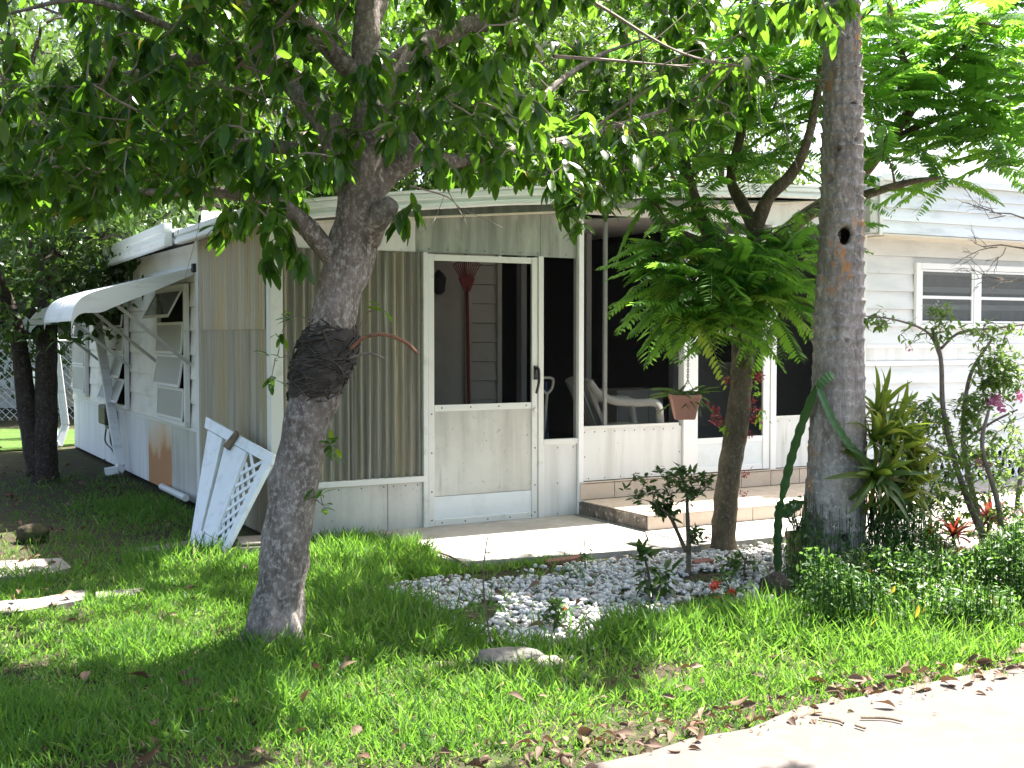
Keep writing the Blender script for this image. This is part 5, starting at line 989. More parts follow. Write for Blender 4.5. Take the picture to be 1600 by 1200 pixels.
def gravel():
    g = (1 + 5 ** .5) / 2; iv = np.array([(-1, g, 0), (1, g, 0), (-1, -g, 0), (1, -g, 0), (0, -1, g), (0, 1, g), (0, -1, -g), (0, 1, -g), (g, 0, -1), (g, 0, 1), (-g, 0, -1), (-g, 0, 1)]) / 1.9
    fi = [(0, 11, 5), (0, 5, 1), (0, 1, 7), (0, 7, 10), (0, 10, 11), (1, 5, 9), (5, 11, 4), (11, 10, 2), (10, 7, 6), (7, 1, 8), (3, 9, 4), (3, 4, 2), (3, 2, 6), (3, 6, 8), (3, 8, 9), (4, 9, 5), (2, 4, 11), (6, 2, 10), (8, 6, 7), (9, 8, 1)]
    n = 21000; p = np.c_[RNG.uniform(-1.4, 2.4, n), RNG.uniform(5.3, 8.6, n), RNG.uniform(-.006, .018, n)]; x, y, cy = topx(p); u, v = toL(p)
    nz = np.array([mnoise.noise(Vector((a * 2.2, c * 2.2, 8))) for a, c in p[:, :2]]); ok = (gravel_mask(x + 45 * nz + 14 * RNG.normal(size=n), y + 16 * nz + 7 * RNG.normal(size=n)) > .5) & (nz > -.34) & (v < -1.70) & ~((u > 3.4) & (v > -3)); p = p[ok]; n = len(p)
    sc = .008 + .020 * RNG.uniform(size=n) ** 2; V = (iv[None] * (1 + RNG.normal(size=(n, 12, 1)) * .18)) * (sc[:, None, None] * RNG.uniform(.6, 1.25, (n, 1, 3)) * np.array([1, 1, .75])); a = RNG.uniform(0, 6.28, n); c, s_ = np.cos(a)[:, None], np.sin(a)[:, None]
    V = np.stack([V[..., 0] * c - V[..., 1] * s_, V[..., 0] * s_ + V[..., 1] * c, V[..., 2]], -1) + p[:, None, :]; loops = (np.array(fi).ravel()[None] + (np.arange(n) * 12)[:, None]).reshape(-1); V = V.reshape(-1, 3)
    me = bpy.data.meshes.new('gravel'); me.vertices.add(len(V)); me.vertices.foreach_set('co', V.astype(np.float32).ravel()); me.loops.add(len(loops)); me.loops.foreach_set('vertex_index', loops.astype(np.int32)); me.polygons.add(len(loops) // 3); me.polygons.foreach_set('loop_start', np.arange(0, len(loops), 3, dtype=np.int32)); at = me.attributes.new('tint', 'FLOAT', 'POINT'); at.data.foreach_set('value', np.repeat(RNG.uniform(size=n) ** 2.2, 12).astype(np.float32)); me.update(calc_edges=True)
    print('stones', n); tag(link('gravel', me, 'chips'), 'white marble chip gravel bed in front of the walkway', 'gravel', kind='stuff')
gravel()
# ================================================================== leaning lattice gate and rubble at the corner
def gate():
    B1 = G(352, 874) + np.array([0, 0, .01]); B0 = P(303, 838, 8.55); T1 = P(430, 716, 8.42); T0 = P(330, 660, 9.05); T1[2] += 0
    T = empty('leaning_gate', (B1 + B0) / 2 * np.array([1, 1, 0]), 'broken white wooden gate with lattice side leaning against the corrugated panels', 'gate'); of = np.array(T.location)
    nn = np.cross(B1 - B0, T0 - B0); nn /= np.linalg.norm(nn)
    if nn[1] > 0: nn = -nn
    def q(s_, t, k=0.0): return (B0 * (1 - s_) + B1 * s_) * (1 - t) + (T0 * (1 - s_) + T1 * s_) * t + nn * k
    def slab(s0, s1, t0, t1, k0, k1): return MB().hexa([q(s0, t0, k0), q(s1, t0, k0), q(s1, t1, k0), q(s0, t1, k0), q(s0, t0, k1), q(s1, t0, k1), q(s1, t1, k1), q(s0, t1, k1)])
    slab(-.03, 1.03, .93, 1.03, -.002, .035).build('top_rail', 'lattice', T, of, bevel=.003); slab(.28, 1.0, -.02, .09, 0, .034).build('bottom_rail', 'lattice', T, of, bevel=.003)
    slab(.02, .27, -.05, .925, .004, .03).build('board', 'lattice', T, of, bevel=.003); slab(.33, .66, .095, .925, .004, .03).build('board', 'lattice', T, of, bevel=.003)
    slab(.27, .34, .1, .6, -.02, .004).build('batten', 'rotwood', T, of); slab(.93, 1.02, -.01, .93, .0, .036).build('stile', 'lattice', T, of, bevel=.003)
    W = .92 - .67
    for i in range(9):
        for sg in (1, -1):
            t0 = .02 + .115 * i; t1 = t0 + .14 * 1.0; a, b2 = (.67, .92) if sg > 0 else (.92, .67)
            if t1 > .95: continue
            MB().beam(q(a, t0, .012 + .006 * sg), q(b2, min(t1 + .09, .95), .012 + .006 * sg), .028, .007, tuple(nn)).build('lattice_slat', 'lattice', T, of)
    MB().hexa([q(.36, .87, .037), q(.44, .86, .037), q(.52, 1.04, .04), q(.48, 1.06, .04), q(.36, .87, .055), q(.44, .86, .055), q(.52, 1.04, .06), q(.48, 1.06, .06)]).build('rotten_chip', 'rotwood', T, of)
gate()
bl = MB().box(-.11, .11, -.16, .16, .0, .09); bl.box(-.10, .10, -.15, .15, .092, .115)
o = bl.build('concrete_block', 'oldconc', bevel=.012); o.location = G(395, 868); o.rotation_euler = (0, 0, R(20)); tag(o, 'weathered concrete block between the leaning gate and the trunk', 'block')
# ================================================================== things inside the porch
def hthing(name, label, cat, u, v, z, rz=0.0): return empty(name, L(u, v, z), label, cat, HROT + rz)
def porch_chair():
    T = hthing('plastic_chair', 'white moulded plastic armchair inside the porch behind the wide screen', 'chair', 3.27, 0.36, 0.296, R(-10))
    # local: x forward (seat front), y across
    def bent(rows, th=0.012):
        rows = np.array(rows, float); k, n, _ = rows.shape; mb = MB(); V = rows.reshape(-1, 3); F = [(i * n + j, i * n + j + 1, (i + 1) * n + j + 1, (i + 1) * n + j) for i in range(k - 1) for j in range(n - 1)]; mb.add(V, F); return mb
    def solid(o, t=.014): m = o.modifiers.new('thick', 'SOLIDIFY'); m.thickness = t; m.offset = 0; return o
    ys = np.linspace(-.23, .23, 9)
    solid(bent([[(x, y * (0.92 + .08 * (x + .22) / .44), .41 + .015 * (y / .23) ** 2 + (.0 if x < .2 else -.02)) for y in ys] for x in np.linspace(-.22, .25, 8)]).build('seat', 'chair', T, None, True))
    # back made of slats with gaps, joined by a top rail
    for y in (-.17, -.085, 0, .085, .17):
        solid(bent([[(-.22 - .16 * t - .02 * (1 - (2 * yy / .44) ** 2), yy * (1 + .08 * t), .41 + .39 * t) for yy in np.linspace(y - .028, y + .028, 3)] for t in np.linspace(0, 1, 7)]).build('back_slat', 'chair', T, None, True))
    solid(bent([[(-.37 - .03 * t - .03 * math.cos(yy / .25 * 1.5), yy, .78 + .075 * t - .03 * (yy / .25) ** 2) for yy in np.linspace(-.25, .25, 11)] for t in np.linspace(0, 1, 4)]).build('top_rail', 'chair', T, None, True))
    for sd in (-1, 1):
        pth = spline([(-.40, sd * .235, .82), (-.33, sd * .27, .72), (-.20, sd * .295, .655), (0, sd * .305, .635), (.16, sd * .30, .635), (.225, sd * .295, .60), (.24, sd * .285, .5), (.255, sd * .27, .38)], 6); mb = MB()
        for p0, p1 in zip(pth[:-1], pth[1:]): pass
        mb.tube(pth, [.034] * len(pth), 10); mb.build('arm', 'chair', T, None, True)
        solid(bent([[(-.26 - .15 * t, sd * (.235 - .03 * k), .42 + .38 * t) for k in (0, 1, 2)] for t in np.linspace(0, 1, 6)]).build('back_stile', 'chair', T, None, True), .02)
        for x0, x1 in ((.25, .29), (-.24, -.33)): MB().hexa([(x1 - .02, sd * .29 - .02, 0), (x1 + .02, sd * .29 - .02, 0), (x1 + .02, sd * .29 + .02, 0), (x1 - .02, sd * .29 + .02, 0), (x0 - .035, sd * .25 - .03, .43), (x0 + .03, sd * .25 - .03, .43), (x0 + .03, sd * .25 + .03, .43), (x0 - .035, sd * .25 + .03, .43)]).build('leg', 'chair', T, None, bevel=.006)
porch_chair()
RK = hthing('rake', 'red plastic fan rake standing head up inside the screen door', 'rake', 2.58, 1.9, 0.0); of = np.zeros(3)
MB().tube([(0, 0, .05), (0, .05, 1.0), (.0, .08, 1.98)], .017, 8).build('handle', 'red', RK, None, True)
for i in range(13):
    a = (i - 6) / 6 * .55; MB().tube(spline([(0, .08, 1.95), (math.sin(a) * .12, .085, 1.95 + .12 * math.cos(a)), (math.sin(a) * .26, .09, 1.95 + .26 * math.cos(a)), (math.sin(a) * .28, .05, 1.95 + .28 * math.cos(a))], 4), .005, 5).build('tine', 'red', RK, None)
MB().hexa([(-.03, .07, 1.93), (.03, .07, 1.93), (.03, .09, 1.93), (-.03, .09, 1.93), (-.085, .075, 2.06), (.085, .075, 2.06), (.085, .095, 2.06), (-.085, .095, 2.06)]).build('head', 'red', RK, None)
def tool(name, label, u, v, z0, lean, ln, m, grip=None):
    T = hthing(name, label, 'garden tool', u, v, z0); d = np.array([lean[0], lean[1], 1.0]); d /= np.linalg.norm(d)
    MB().tube([d * 0, d * ln * .6], .016, 8).build('shaft', m, T, None, True); MB().tube([d * ln * .6, d * ln], .014, 8).build('upper_shaft', 'frame' if grip else m, T, None, True)
    if grip: c = d * ln; MB().tube(spline([c, c + np.array([-.05, 0, .05]), c + np.array([-.055, 0, .13]), c + np.array([.055, 0, .13]), c + np.array([.05, 0, .05]), c], 4), .012, 7).build('grip', 'frame', T, None, True)
    MB().hexa([(-.1, -.02, 0), (.1, -.02, 0), (.1, .01, 0), (-.1, .01, 0), (-.09, -.01, .2), (.09, -.01, .2), (.09, .01, .2), (-.09, .01, .2)]).build('blade', 'chain', T, None)
tool('shovel', 'shovel with yellow shaft and white D grip behind the narrow screen', 2.36, .25, .02, (.12, .05), 1.0, 'yellow', True)
tool('mop', 'blue handled mop leaning behind the narrow screen', 2.5, .3, .02, (.03, .1), 1.1, 'blue')
tool('pole', 'dark green pole leaning behind the narrow screen', 2.27, .3, .02, (.14, .1), 1.6, 'green_pole')
LN = hthing('wall_lantern', 'small dark wall lantern on the inner porch wall', 'lantern', 2.36, 2.15, 1.9); 
MB().lathe([(.02, .0), (.06, .03), (.075, .16), (.05, .2), (.01, .24)], 10).build('glass_body', 'black', LN, None, True); MB().box(-.015, .015, 0, .05, .1, .2).build('bracket', 'black', LN)
CB = hthing('cabinet', 'pale low cabinet in the dark room behind the plastic chair', 'cabinet', 4.9, 2.6, .296); MB().box(-.3, .5, -.2, .25, .05, .62).build('body', 'inner', CB, bevel=.008); MB().box(-.28, .09, -.215, -.201, .08, .6).build('door', 'frame', CB); MB().box(.11, .48, -.215, -.201, .08, .6).build('door', 'frame', CB)
# ================================================================== hanging fern
def hanging_pot():
    c = P(1070, 620, 8.05); T = empty('hanging_planter', (c[0], c[1], c[2] - .15), 'terracotta square planter with trailing fern hanging on a chain from the tree', 'planter'); of = np.array(T.location)
    mb = MB(); V = []; prof = [(.066, 0), (.07, .004), (.098, .135), (.106, .137), (.108, .165), (.098, .166), (.09, .13)]
    for r_, z in prof:
        for k in range(16):
            a = 2 * math.pi * k / 16 + .35; e = 1 / max(abs(math.cos(a)), abs(math.sin(a))) ** .75; V.append((r_ * e * math.cos(a), r_ * e * math.sin(a), z))
    mb.add(V, [(i * 16 + j, i * 16 + (j + 1) % 16, (i + 1) * 16 + (j + 1) % 16, (i + 1) * 16 + j) for i in range(len(prof) - 1) for j in range(16)] + [tuple(range(16))[::-1]]); mb.build('pot', 'terra', T)
    MB().lathe([(.085, .12), (.0005, .135)], 16).build('soil', 'soil', T)
    ch = MB(); top = P(1076, 490, 8.0) - of; 
    for i in range(24):
        t = i / 24; p = np.array([.02, 0, .25]) * (1 - t) + top * t; a = i * 1.57; ring = [p + np.array([.007 * math.cos(x_) * math.cos(a), .007 * math.cos(x_) * math.sin(a), .016 * math.sin(x_)]) for x_ in np.linspace(0, 6.28, 9)]; ch.tube(ring, .0022, 4, False)
    for a in (0, 2.1, 4.2): ch.tube([(.085 * math.cos(a), .085 * math.sin(a), .155), (.02, 0, .26)], .002, 4)
    ch.build('chain', 'chain', T)['kind'] = 'stuff'
    me = bpy.data.meshes.new('fern_frond'); V, F = frond_mesh(9, 20, .95); me.from_pydata([(x * .55, y, z) for x, y, z in V], [], F); me.materials.append(M['fern'])
    for i in range(40):
        a = RNG.uniform(0, 6.28); el = RNG.uniform(.1, 1.1); d = [math.cos(a) * math.cos(el), math.sin(a) * math.cos(el), math.sin(el)]; X, Y, Z = frames([d], [np.array([0, 0, 1]) + RNG.normal(size=3) * .2]); s_ = RNG.uniform(.10, .20); p = (RNG.normal() * .04, RNG.normal() * .035, .15)
        inst('fern_frond', me, T, Matrix([[X[0][r] * s_, Y[0][r] * s_, Z[0][r] * s_, p[r]] for r in range(3)] + [[0, 0, 0, 1]]))
hanging_pot()
# ================================================================== plants near the palm
def strap(seed, w=.085, bend=.9, up=.35):
    r = np.random.default_rng(seed); V = []; F = []; rows = np.linspace(0, 1, 9)
    for t in rows:
        ang = up * 0 + 0; y = t * (1 - .18 * bend * t); z = up * t - bend * .62 * t * t; wd = w / 2 * (1 - t ** 3) ** .8 * (0.75 + .5 * t * (1 - t)) + .001; V += [(-wd, y, z + wd * .5), (0, y, z), (wd, y, z + wd * .5)]
    for i in range(8): a = i * 3; F += [(a, a + 1, a + 4, a + 3), (a + 1, a + 2, a + 5, a + 4)]
    return V, F
def straps(m, w, n=4):
    out = []
    for i in range(n):
        V, F = strap(i, w, .5 + .25 * i, .5); me = bpy.data.meshes.new('leaf'); me.from_pydata(V, [], F); me.materials.append(M[m]); me.polygons.foreach_set('use_smooth', [True] * len(me.polygons)); out.append(me)
    return out
def rosette(T, of, c, meshes, n, ln, axis=(0, 0, 1), spread=(.2, 1.1)):
    ax = np.array(axis, float); ax /= np.linalg.norm(ax); e1 = np.cross(ax, [0.3, .8, .4]); e1 /= np.linalg.norm(e1); e2 = np.cross(ax, e1)
    for i in range(n):
        a = i * 2.399 + RNG.normal() * .15; el = spread[1] - (spread[1] - spread[0]) * i / n; rad = e1 * math.cos(a) + e2 * math.sin(a); d = rad * math.cos(el) + ax * math.sin(el); X, Y, Z = frames([d], [ax + rad * .01 + np.array([0, 0, .4])]); s_ = ln * RNG.uniform(.7, 1.15); p = np.asarray(c) - of + rad * .012
        inst('leaf', meshes[RNG.integers(0, len(meshes))], T, Matrix([[X[0][r] * s_, Y[0][r] * s_, Z[0][r] * s_, p[r]] for r in range(3)] + [[0, 0, 0, 1]]))
SB = straps('brom', .125)
b = P(1362, 740, 7.36); BR = empty('bromeliad_cluster', b, 'cluster of yellow green bromeliads growing on the side of the palm trunk', 'bromeliad')
for x, y, dy, n, ln, ax in [(1362, 690, -.05, 34, .40, (.8, -.25, .6)), (1372, 725, .0, 36, .40, (.9, -.3, .35)), (1390, 690, .1, 32, .38, (.8, .2, .8)), (1385, 755, .05, 36, .38, (.9, -.3, .1)), (1362, 745, -.14, 30, .36, (.45, -.9, .0)), (1412, 715, .12, 30, .34, (.8, -.1, .6)), (1408, 765, .1, 30, .34, (.8, -.3, .1)), (1368, 650, .05, 22, .32, (.6, .1, .9)), (1378, 780, -.05, 24, .32, (.6, -.5, -.3))]: rosette(BR, b, P(x, y, 7.36 + dy), SB, n, ln, ax, (-.3, 1.1))
mb = MB()
for i in range(34):
    s_ = P(RNG.uniform(1352, 1415), RNG.uniform(740, 800), 7.36 + RNG.uniform(-.08, .1)); e = s_ + np.array([RNG.normal() * .05, RNG.normal() * .04, -RNG.uniform(.2, .5)]); e[2] = max(e[2], .02); mb.tube(spline([s_, (s_ + e) / 2 + RNG.normal(size=3) * .025, e], 4), .0035, 4, False)
mb.build('aerial_roots', 'strand', BR, b)['kind'] = 'stuff'
SR = straps('bromred', .15)
for i, (x, y, n, ln, lab) in enumerate([(1452, 850, 20, .16, 'small red bromeliad at the outer edge of the planting bed'), (1490, 838, 22, .17, 'dark red bromeliad between the small red one and the bougainvillea stems'), (1545, 818, 24, .20, 'maroon bromeliad under the bougainvillea stems'), (1592, 840, 22, .20, 'deep red bromeliad behind the bougainvillea foot'), (1478, 885, 18, .15, 'orange tinged bromeliad low among the weeds')]):
    g = G(x, y + 22); T = empty('red_bromeliad', g, lab, 'bromeliad', 0, 'red bromeliads in the bed'); c = P(x, y, g[1]); rosette(T, g, c, SR, int(n * 1.7), ln * 1.35, (0, -.15, 1), (-.35, 1.2)); MB().tube([g, c], [.02, .014], 7).build('stem', 'bark_dark', T, g)
# climbing cactus on the palm
def cactus():
    b = G(1215, 895); T = empty('climbing_cactus', b, 'three ribbed climbing cactus leaning from the gravel onto the palm trunk', 'cactus'); D = 7.45
    def stem(pts, w, nm='stem'):
        s = spline([(*P(x, y, D + dy), 0) for x, y, dy in pts], 9)[:, :3]; mb = MB(); V = []; k = len(s); tan = np.gradient(s, axis=0); tan /= np.linalg.norm(tan, axis=1)[:, None]
        for i in range(k):
            x = np.cross(tan[i], [0, 1, 0]); x /= np.linalg.norm(x); y = np.cross(tan[i], x); wv = w * (1 + .16 * math.sin(i * 1.9)) * min(1, .35 + i * .25, .35 + (k - 1 - i) * .25)
            for j in range(6): a = j * math.pi / 3 + .3; r_ = wv * (1.0 if j % 2 == 0 else .33); V.append(s[i] + x * r_ * math.cos(a) + y * r_ * math.sin(a))
        mb.add(V, [(i * 6 + j, i * 6 + (j + 1) % 6, (i + 1) * 6 + (j + 1) % 6, (i + 1) * 6 + j) for i in range(k - 1) for j in range(6)] + [tuple(range(6))[::-1], tuple(range((k - 1) * 6, k * 6))]); mb.build(nm, 'cactus', T, b)
    stem([(1216, 900, .1), (1215, 850, .1), (1217, 800, .08), (1222, 780, .05)], .030); stem([(1221, 782, .05), (1234, 725, 0), (1252, 665, -.1), (1276, 602, -.24)], .030)
    stem([(1276, 600, -.25), (1292, 640, -.28), (1315, 680, -.28), (1338, 708, -.26), (1361, 727, -.2)], .026); stem([(1223, 806, .03), (1240, 790, -.02), (1254, 785, -.1)], .045, 'pad'); stem([(1278, 604, -.26), (1290, 592, -.27), (1302, 585, -.26)], .032, 'pad')
cactus()
g = G(1246, 905); VS = empty('pottery_vase', g, 'tall ochre pottery vase with dry weed against the palm foot', 'vase'); MB().lathe([(.001, 0), (.045, 0), (.055, .05), (.06, .14), (.072, .25), (.082, .27), (.082, .29), (.07, .29), (.062, .24), (.001, .22)], 18).build('body', 'vase', VS, None, True)
mb = MB()
for i in range(22): a = RNG.uniform(0, 6.28); mb.tube(spline([(0, 0, .25), (.03 * math.cos(a), .03 * math.sin(a), .33), (.07 * math.cos(a), .07 * math.sin(a), RNG.uniform(.33, .4))], 4), .003, 4)
mb.build('dry_weed', 'strand', VS)['kind'] = 'stuff'
# leafy shrubs
def shrub(name, label, cat, foot, stems, tips, D, ls, nmin, nmax, leafm, droop=-.25, barkm='bark_star', flowers=(), group=None, lt=LEAF_S, tr=.003):
    b = G(*foot); T = empty(name, b, label, cat, 0, group); nodes = []
    for st in stems:
        mb = MB(); s = limb(mb, [(*P(x, y, D + dy), w / 2 / FPX * D) for x, y, w, dy in st], 7, 6, .1); mb.build('stem', barkm, T, b, True); nodes += [p[:3] for p in s]
    tp_ = np.array([P(x, y, D + dy) for x, y, dy in tips]); attach_twigs(nodes, tp_, tr, 0).build('twigs', barkm, T, b)['kind'] = 'stuff'
    pos, yd, nr, sc = whorls(tp_, nmin, nmax, ls, droop); o = scatter_mesh('foliage', *lt, pos - b, yd, nr, sc, RNG.beta(2, 2, len(pos)), leafm, T); o['kind'] = 'stuff'
    for x, y, dy, n, sz, fm in flowers:
        c = P(x, y, D + dy) - b; q_ = c + RNG.normal(size=(n, 3)) * sz * .5; scatter_mesh('flower_cluster', *leaf_template(.75, .3, .2, (0, .3, .7, 1)), q_, rdir(n), rdir(n), RNG.uniform(.6, 1.1, n) * sz, RNG.uniform(0, 1, n), fm, T)['kind'] = 'stuff'
    return T
def cloud(n, boxes):
    out = []
    for _ in range(n):
        x, y, rx, ry, dz = boxes[RNG.integers(0, len(boxes))]; d = RNG.normal(size=3); d /= np.linalg.norm(d); d *= RNG.uniform(0, 1) ** .4; out.append((x + d[0] * rx, y + d[1] * ry, d[2] * dz))
    return out
shrub('small_shrub', 'small dark leaved shrub with forked stem standing in the white gravel', 'shrub', (1076, 898), [[(1076, 900, 9, 0), (1076, 850, 8, 0), (1074, 800, 6, 0), (1074, 772, 5, 0)], [(1072, 862, 7, 0), (1058, 830, 6, 0), (1045, 805, 5, -.05), (1020, 785, 4, -.05)], [(1074, 850, 4, 0), (1085, 838, 3, 0)]],
      cloud(85, [(1010, 760, 36, 28, .13), (1050, 750, 40, 26, .14), (1085, 762, 36, 26, .13), (1038, 795, 24, 18, .08)]) + cloud(8, [(1088, 838, 10, 12, .05)]), 7.55, .062, 5, 8, 'leaf_dk', -.35)
shrub('broad_leaf_seedling', 'low broad leaved seedling at the gravel beside the forked shrub', 'plant', (1020, 945), [[(1020, 948, 6, 0), (1015, 910, 5, 0), (1008, 870, 4, 0)], [(1018, 930, 5, 0), (1040, 905, 4, 0)]], cloud(16, [(1008, 865, 14, 14, .05), (1025, 905, 36, 26, .1)]), 6.75, .10, 4, 6, 'leaf_dk', -.2)
for i, (fx, fy, bx, lab, fl) in enumerate([(1135, 945, [(1130, 920, 40, 22, .12)], 'low flowering plant with red blossom heads beside the gravel', [(1117, 915, -.08, 46, .026, 'redfl'), (1143, 924, -.08, 30, .021, 'redfl'), (1122, 935, -.08, 14, .014, 'redfl')]), (865, 985, [(868, 955, 26, 20, .08)], 'thin flowering plant with one red bloom in the middle of the gravel', [(882, 950, 0, 12, .016, 'redfl')]), (1160, 905, [(1150, 880, 40, 16, .1)], 'sparse purple green weed by the foot of the feathery tree', [])]):
    D = G(fx, fy)[1]; shrub('flowering_plant', lab, 'plant', (fx, fy), [[(fx, fy + 3, 3, 0), (fx + 4, fy - 25, 2.5, 0), (fx - 2, fy - 40, 2, 0)]], cloud(26, bx), D, .05, 3, 6, 'weed', .0, flowers=fl, group='small plants in the gravel')
D = G(768, 1010)[1]; shrub('sapling', 'spindly leafless sapling rising from the grass in front of the gravel', 'sapling', (768, 1010), [[(768, 1014, 3.4, 0), (760, 960, 3, 0), (755, 900, 2.5, 0), (760, 850, 2, 0), (763, 838, 1.5, 0)]], [(745, 930, 0), (770, 935, 0), (735, 940, 0), (783, 945, 0), (742, 880, 0), (770, 862, 0), (750, 945, .05), (775, 950, .03)], D, .045, 2, 4, 'weed', .4)
D = G(914, 895)[1]; shrub('sapling', 'tiny weed sprig at the corner of the step', 'plant', (914, 893), [[(914, 897, 2, 0), (914, 860, 1.8, 0), (912, 835, 1.2, 0)]], cloud(10, [(914, 870, 14, 10, .05)]), D, .04, 2, 4, 'weed', .1)
# bougainvillea
D = 8.0
shrub('bougainvillea', 'rangy bougainvillea with pink bracts and bare arching stems', 'bush', (1545, 885), [[(1560, 890, 14, 0), (1520, 800, 11, 0), (1492, 720, 9, 0), (1474, 640, 8, 0), (1470, 560, 7, 0), (1456, 512, 5, 0)], [(1470, 560, 5, 0), (1450, 520, 4, 0), (1400, 500, 3, -.1), (1345, 493, 2, -.15)], [(1470, 545, 5, 0), (1500, 520, 4, 0), (1560, 512, 3.5, .05), (1640, 502, 3, .1)], [(1550, 890, 12, .05), (1525, 790, 10, .1), (1505, 690, 8, .1), (1515, 590, 6, .1), (1550, 530, 4, .1)], [(1570, 890, 12, -.1), (1560, 790, 9, -.15), (1535, 700, 7, -.2), (1545, 640, 5, -.2)], [(1590, 890, 10, .1), (1590, 780, 8, .15), (1610, 680, 6, .2), (1640, 610, 4, .2)], [(1505, 690, 5, .1), (1550, 660, 4, 0), (1590, 640, 3, 0)], [(1492, 720, 5, 0), (1440, 690, 3.5, -.1), (1410, 668, 2.5, -.15)]],
      cloud(60, [(1440, 512, 40, 34, .14), (1370, 500, 34, 16, .06), (1470, 490, 20, 26, .1)]) + cloud(50, [(1530, 520, 90, 20, .12)]) + cloud(190, [(1560, 580, 30, 30, .15), (1520, 640, 30, 40, .2)]) + cloud(780, [(1500, 700, 60, 60, .3), (1550, 740, 70, 80, .35), (1440, 650, 50, 30, .15), (1590, 700, 50, 80, .35), (1480, 780, 50, 45, .25), (1570, 830, 60, 50, .3), (1560, 580, 50, 50, .25)]) + cloud(40, [(1430, 790, 30, 30, .1)]), D, .056, 3, 5, 'boug', .1, 'twig',
      flowers=[(1556, 625, -.1, 34, .04, 'pink'), (1566, 640, -.1, 18, .034, 'pink'), (1594, 618, -.05, 22, .04, 'pink'), (1530, 723, -.15, 18, .03, 'pink'), (1420, 545, -.1, 8, .022, 'pink'), (1466, 480, 0, 14, .026, 'whitefl'), (1545, 728, -.15, 8, .026, 'pink')])
# bare twiggy bush reaching in from the right
b = G(1720, 900); BT = empty('bare_bush', b, 'bare grey twiggy bush in front of the white siding window', 'bush'); mb = MB()
def fan(p, d, ln, r_, lev):
    e = p + d * ln; m = (p + e) / 2 + RNG.normal(size=3) * ln * .08; mb.tube([p, m, e], [r_, r_ * .8, r_ * .55], 4, False)
    if lev == 0: return
    for _ in range(3):
        nd = d + RNG.normal(size=3) * .45; nd /= np.linalg.norm(nd); s_ = p + (e - p) * RNG.uniform(.4, 1.0); fan(s_, nd, ln * RNG.uniform(.5, .75), r_ * .6, lev - 1)
s0 = P(1690, 420, 7.9); mb.tube(spline([b, P(1715, 700, 7.8), P(1705, 520, 7.9), s0], 6), np.linspace(.03, .012, 19), 7)
for yy, xx in ((388, 1600), (345, 1610), (430, 1620)): e = P(xx, yy, 7.9); dd = e - s0; mb.tube([s0, e], [.010, .008], 5); fan(e, np.array([-1, .1, .05 + (388 - yy) * .004]), .26, .006, 3)
mb.build('branches', 'twig', BT, b)['kind'] = 'stuff'
# flowering weeds round the palm
def weeds():
    n = 21000; px_ = RNG.uniform(1195, 1680, n); py_ = RNG.uniform(885, 1030, n); g = np.array([G(a, c) for a, c in zip(px_, py_)]); nz = np.array([mnoise.noise(Vector((q_[0] * 2.3, q_[1] * 2.3, 2))) for q_ in g]); u, v = toL(g)
    top = np.interp(px_, [1195, 1240, 1330, 1480, 1680], [950, 915, 895, 905, 890]); bot = np.interp(px_, [1195, 1260, 1420, 1560, 1680], [965, 985, 1005, 985, 965]); ok = (py_ > top - 25 * nz) & (py_ < bot + 30 * nz) & (RNG.uniform(size=n) < .55 + 2.2 * nz)
    g = g[ok]; n = len(g); hmax = .10 + .46 * np.clip(.5 + np.array([mnoise.noise(Vector((q_[0] * 1.7, q_[1] * 1.7, 6))) for q_ in g]), 0, 1); pts = []; st = MB()
    for q_, h in zip(g, hmax):
        k = RNG.integers(1, 4); z = h * RNG.uniform(.1, 1, k)
        for zz in z: pts.append(q_ + np.array([RNG.normal() * .03, RNG.normal() * .03, zz]))
    for i in range(0, n, 4): q_ = g[i]; st.tube([q_, q_ + np.array([RNG.normal() * .02, RNG.normal() * .02, hmax[i]])], .002, 3, False)
    pts = np.array(pts); m = len(pts); yd = RNG.normal(size=(m, 3)) + np.array([0, 0, .2]); o = scatter_mesh('weeds', *leaf_template(.38, .2, .12, (0, .3, .7, 1)), pts, yd, RNG.normal(size=(m, 3)) * .5 + np.array([0, 0, 1]), RNG.uniform(.02, .05, m), RNG.beta(2, 2, m), 'weed'); tag(o, 'leafy green weeds with tiny white flowers round the palm foot', 'weeds', kind='stuff')
    s2 = st.build('weed_stems', 'weed'); tag(s2, 'thin green stems of the weeds round the palm foot', 'weeds', kind='stuff')
    k = 130; fp = []; 
    for i in RNG.choice(n, k): c = g[i] + np.array([0, 0, hmax[i] + .03]); fp += [c + RNG.normal(size=3) * .008 for _ in range(6)]
    fp = np.array(fp); m = len(fp); tag(scatter_mesh('weed_flowers', *leaf_template(.8, .1, .1, (0, .4, 1)), fp, rdir(m), rdir(m), RNG.uniform(.006, .012, m), RNG.uniform(0, 1, m), 'whitefl'), 'tiny white flowers of the weeds round the palm foot', 'flowers', kind='stuff')
    yp = []
    for x, y in [(1345, 870), (1350, 882), (1392, 890), (1405, 905), (1400, 915), (1435, 945), (1445, 940), (1372, 960), (1548, 930)]: yp.append(P(x, y, G(x, y + 60)[1]))
    m = len(yp); tag(scatter_mesh('yellow_leaves', *LEAF, np.array(yp), rdir(m) + np.array([0, 0, -1.2]), rdir(m) + np.array([0, -1, 0]), RNG.uniform(.06, .1, m), RNG.uniform(0, 1, m), 'yleaf'), 'yellowed fallen leaves caught in the weeds by the palm', 'leaves', kind='stuff')
weeds()
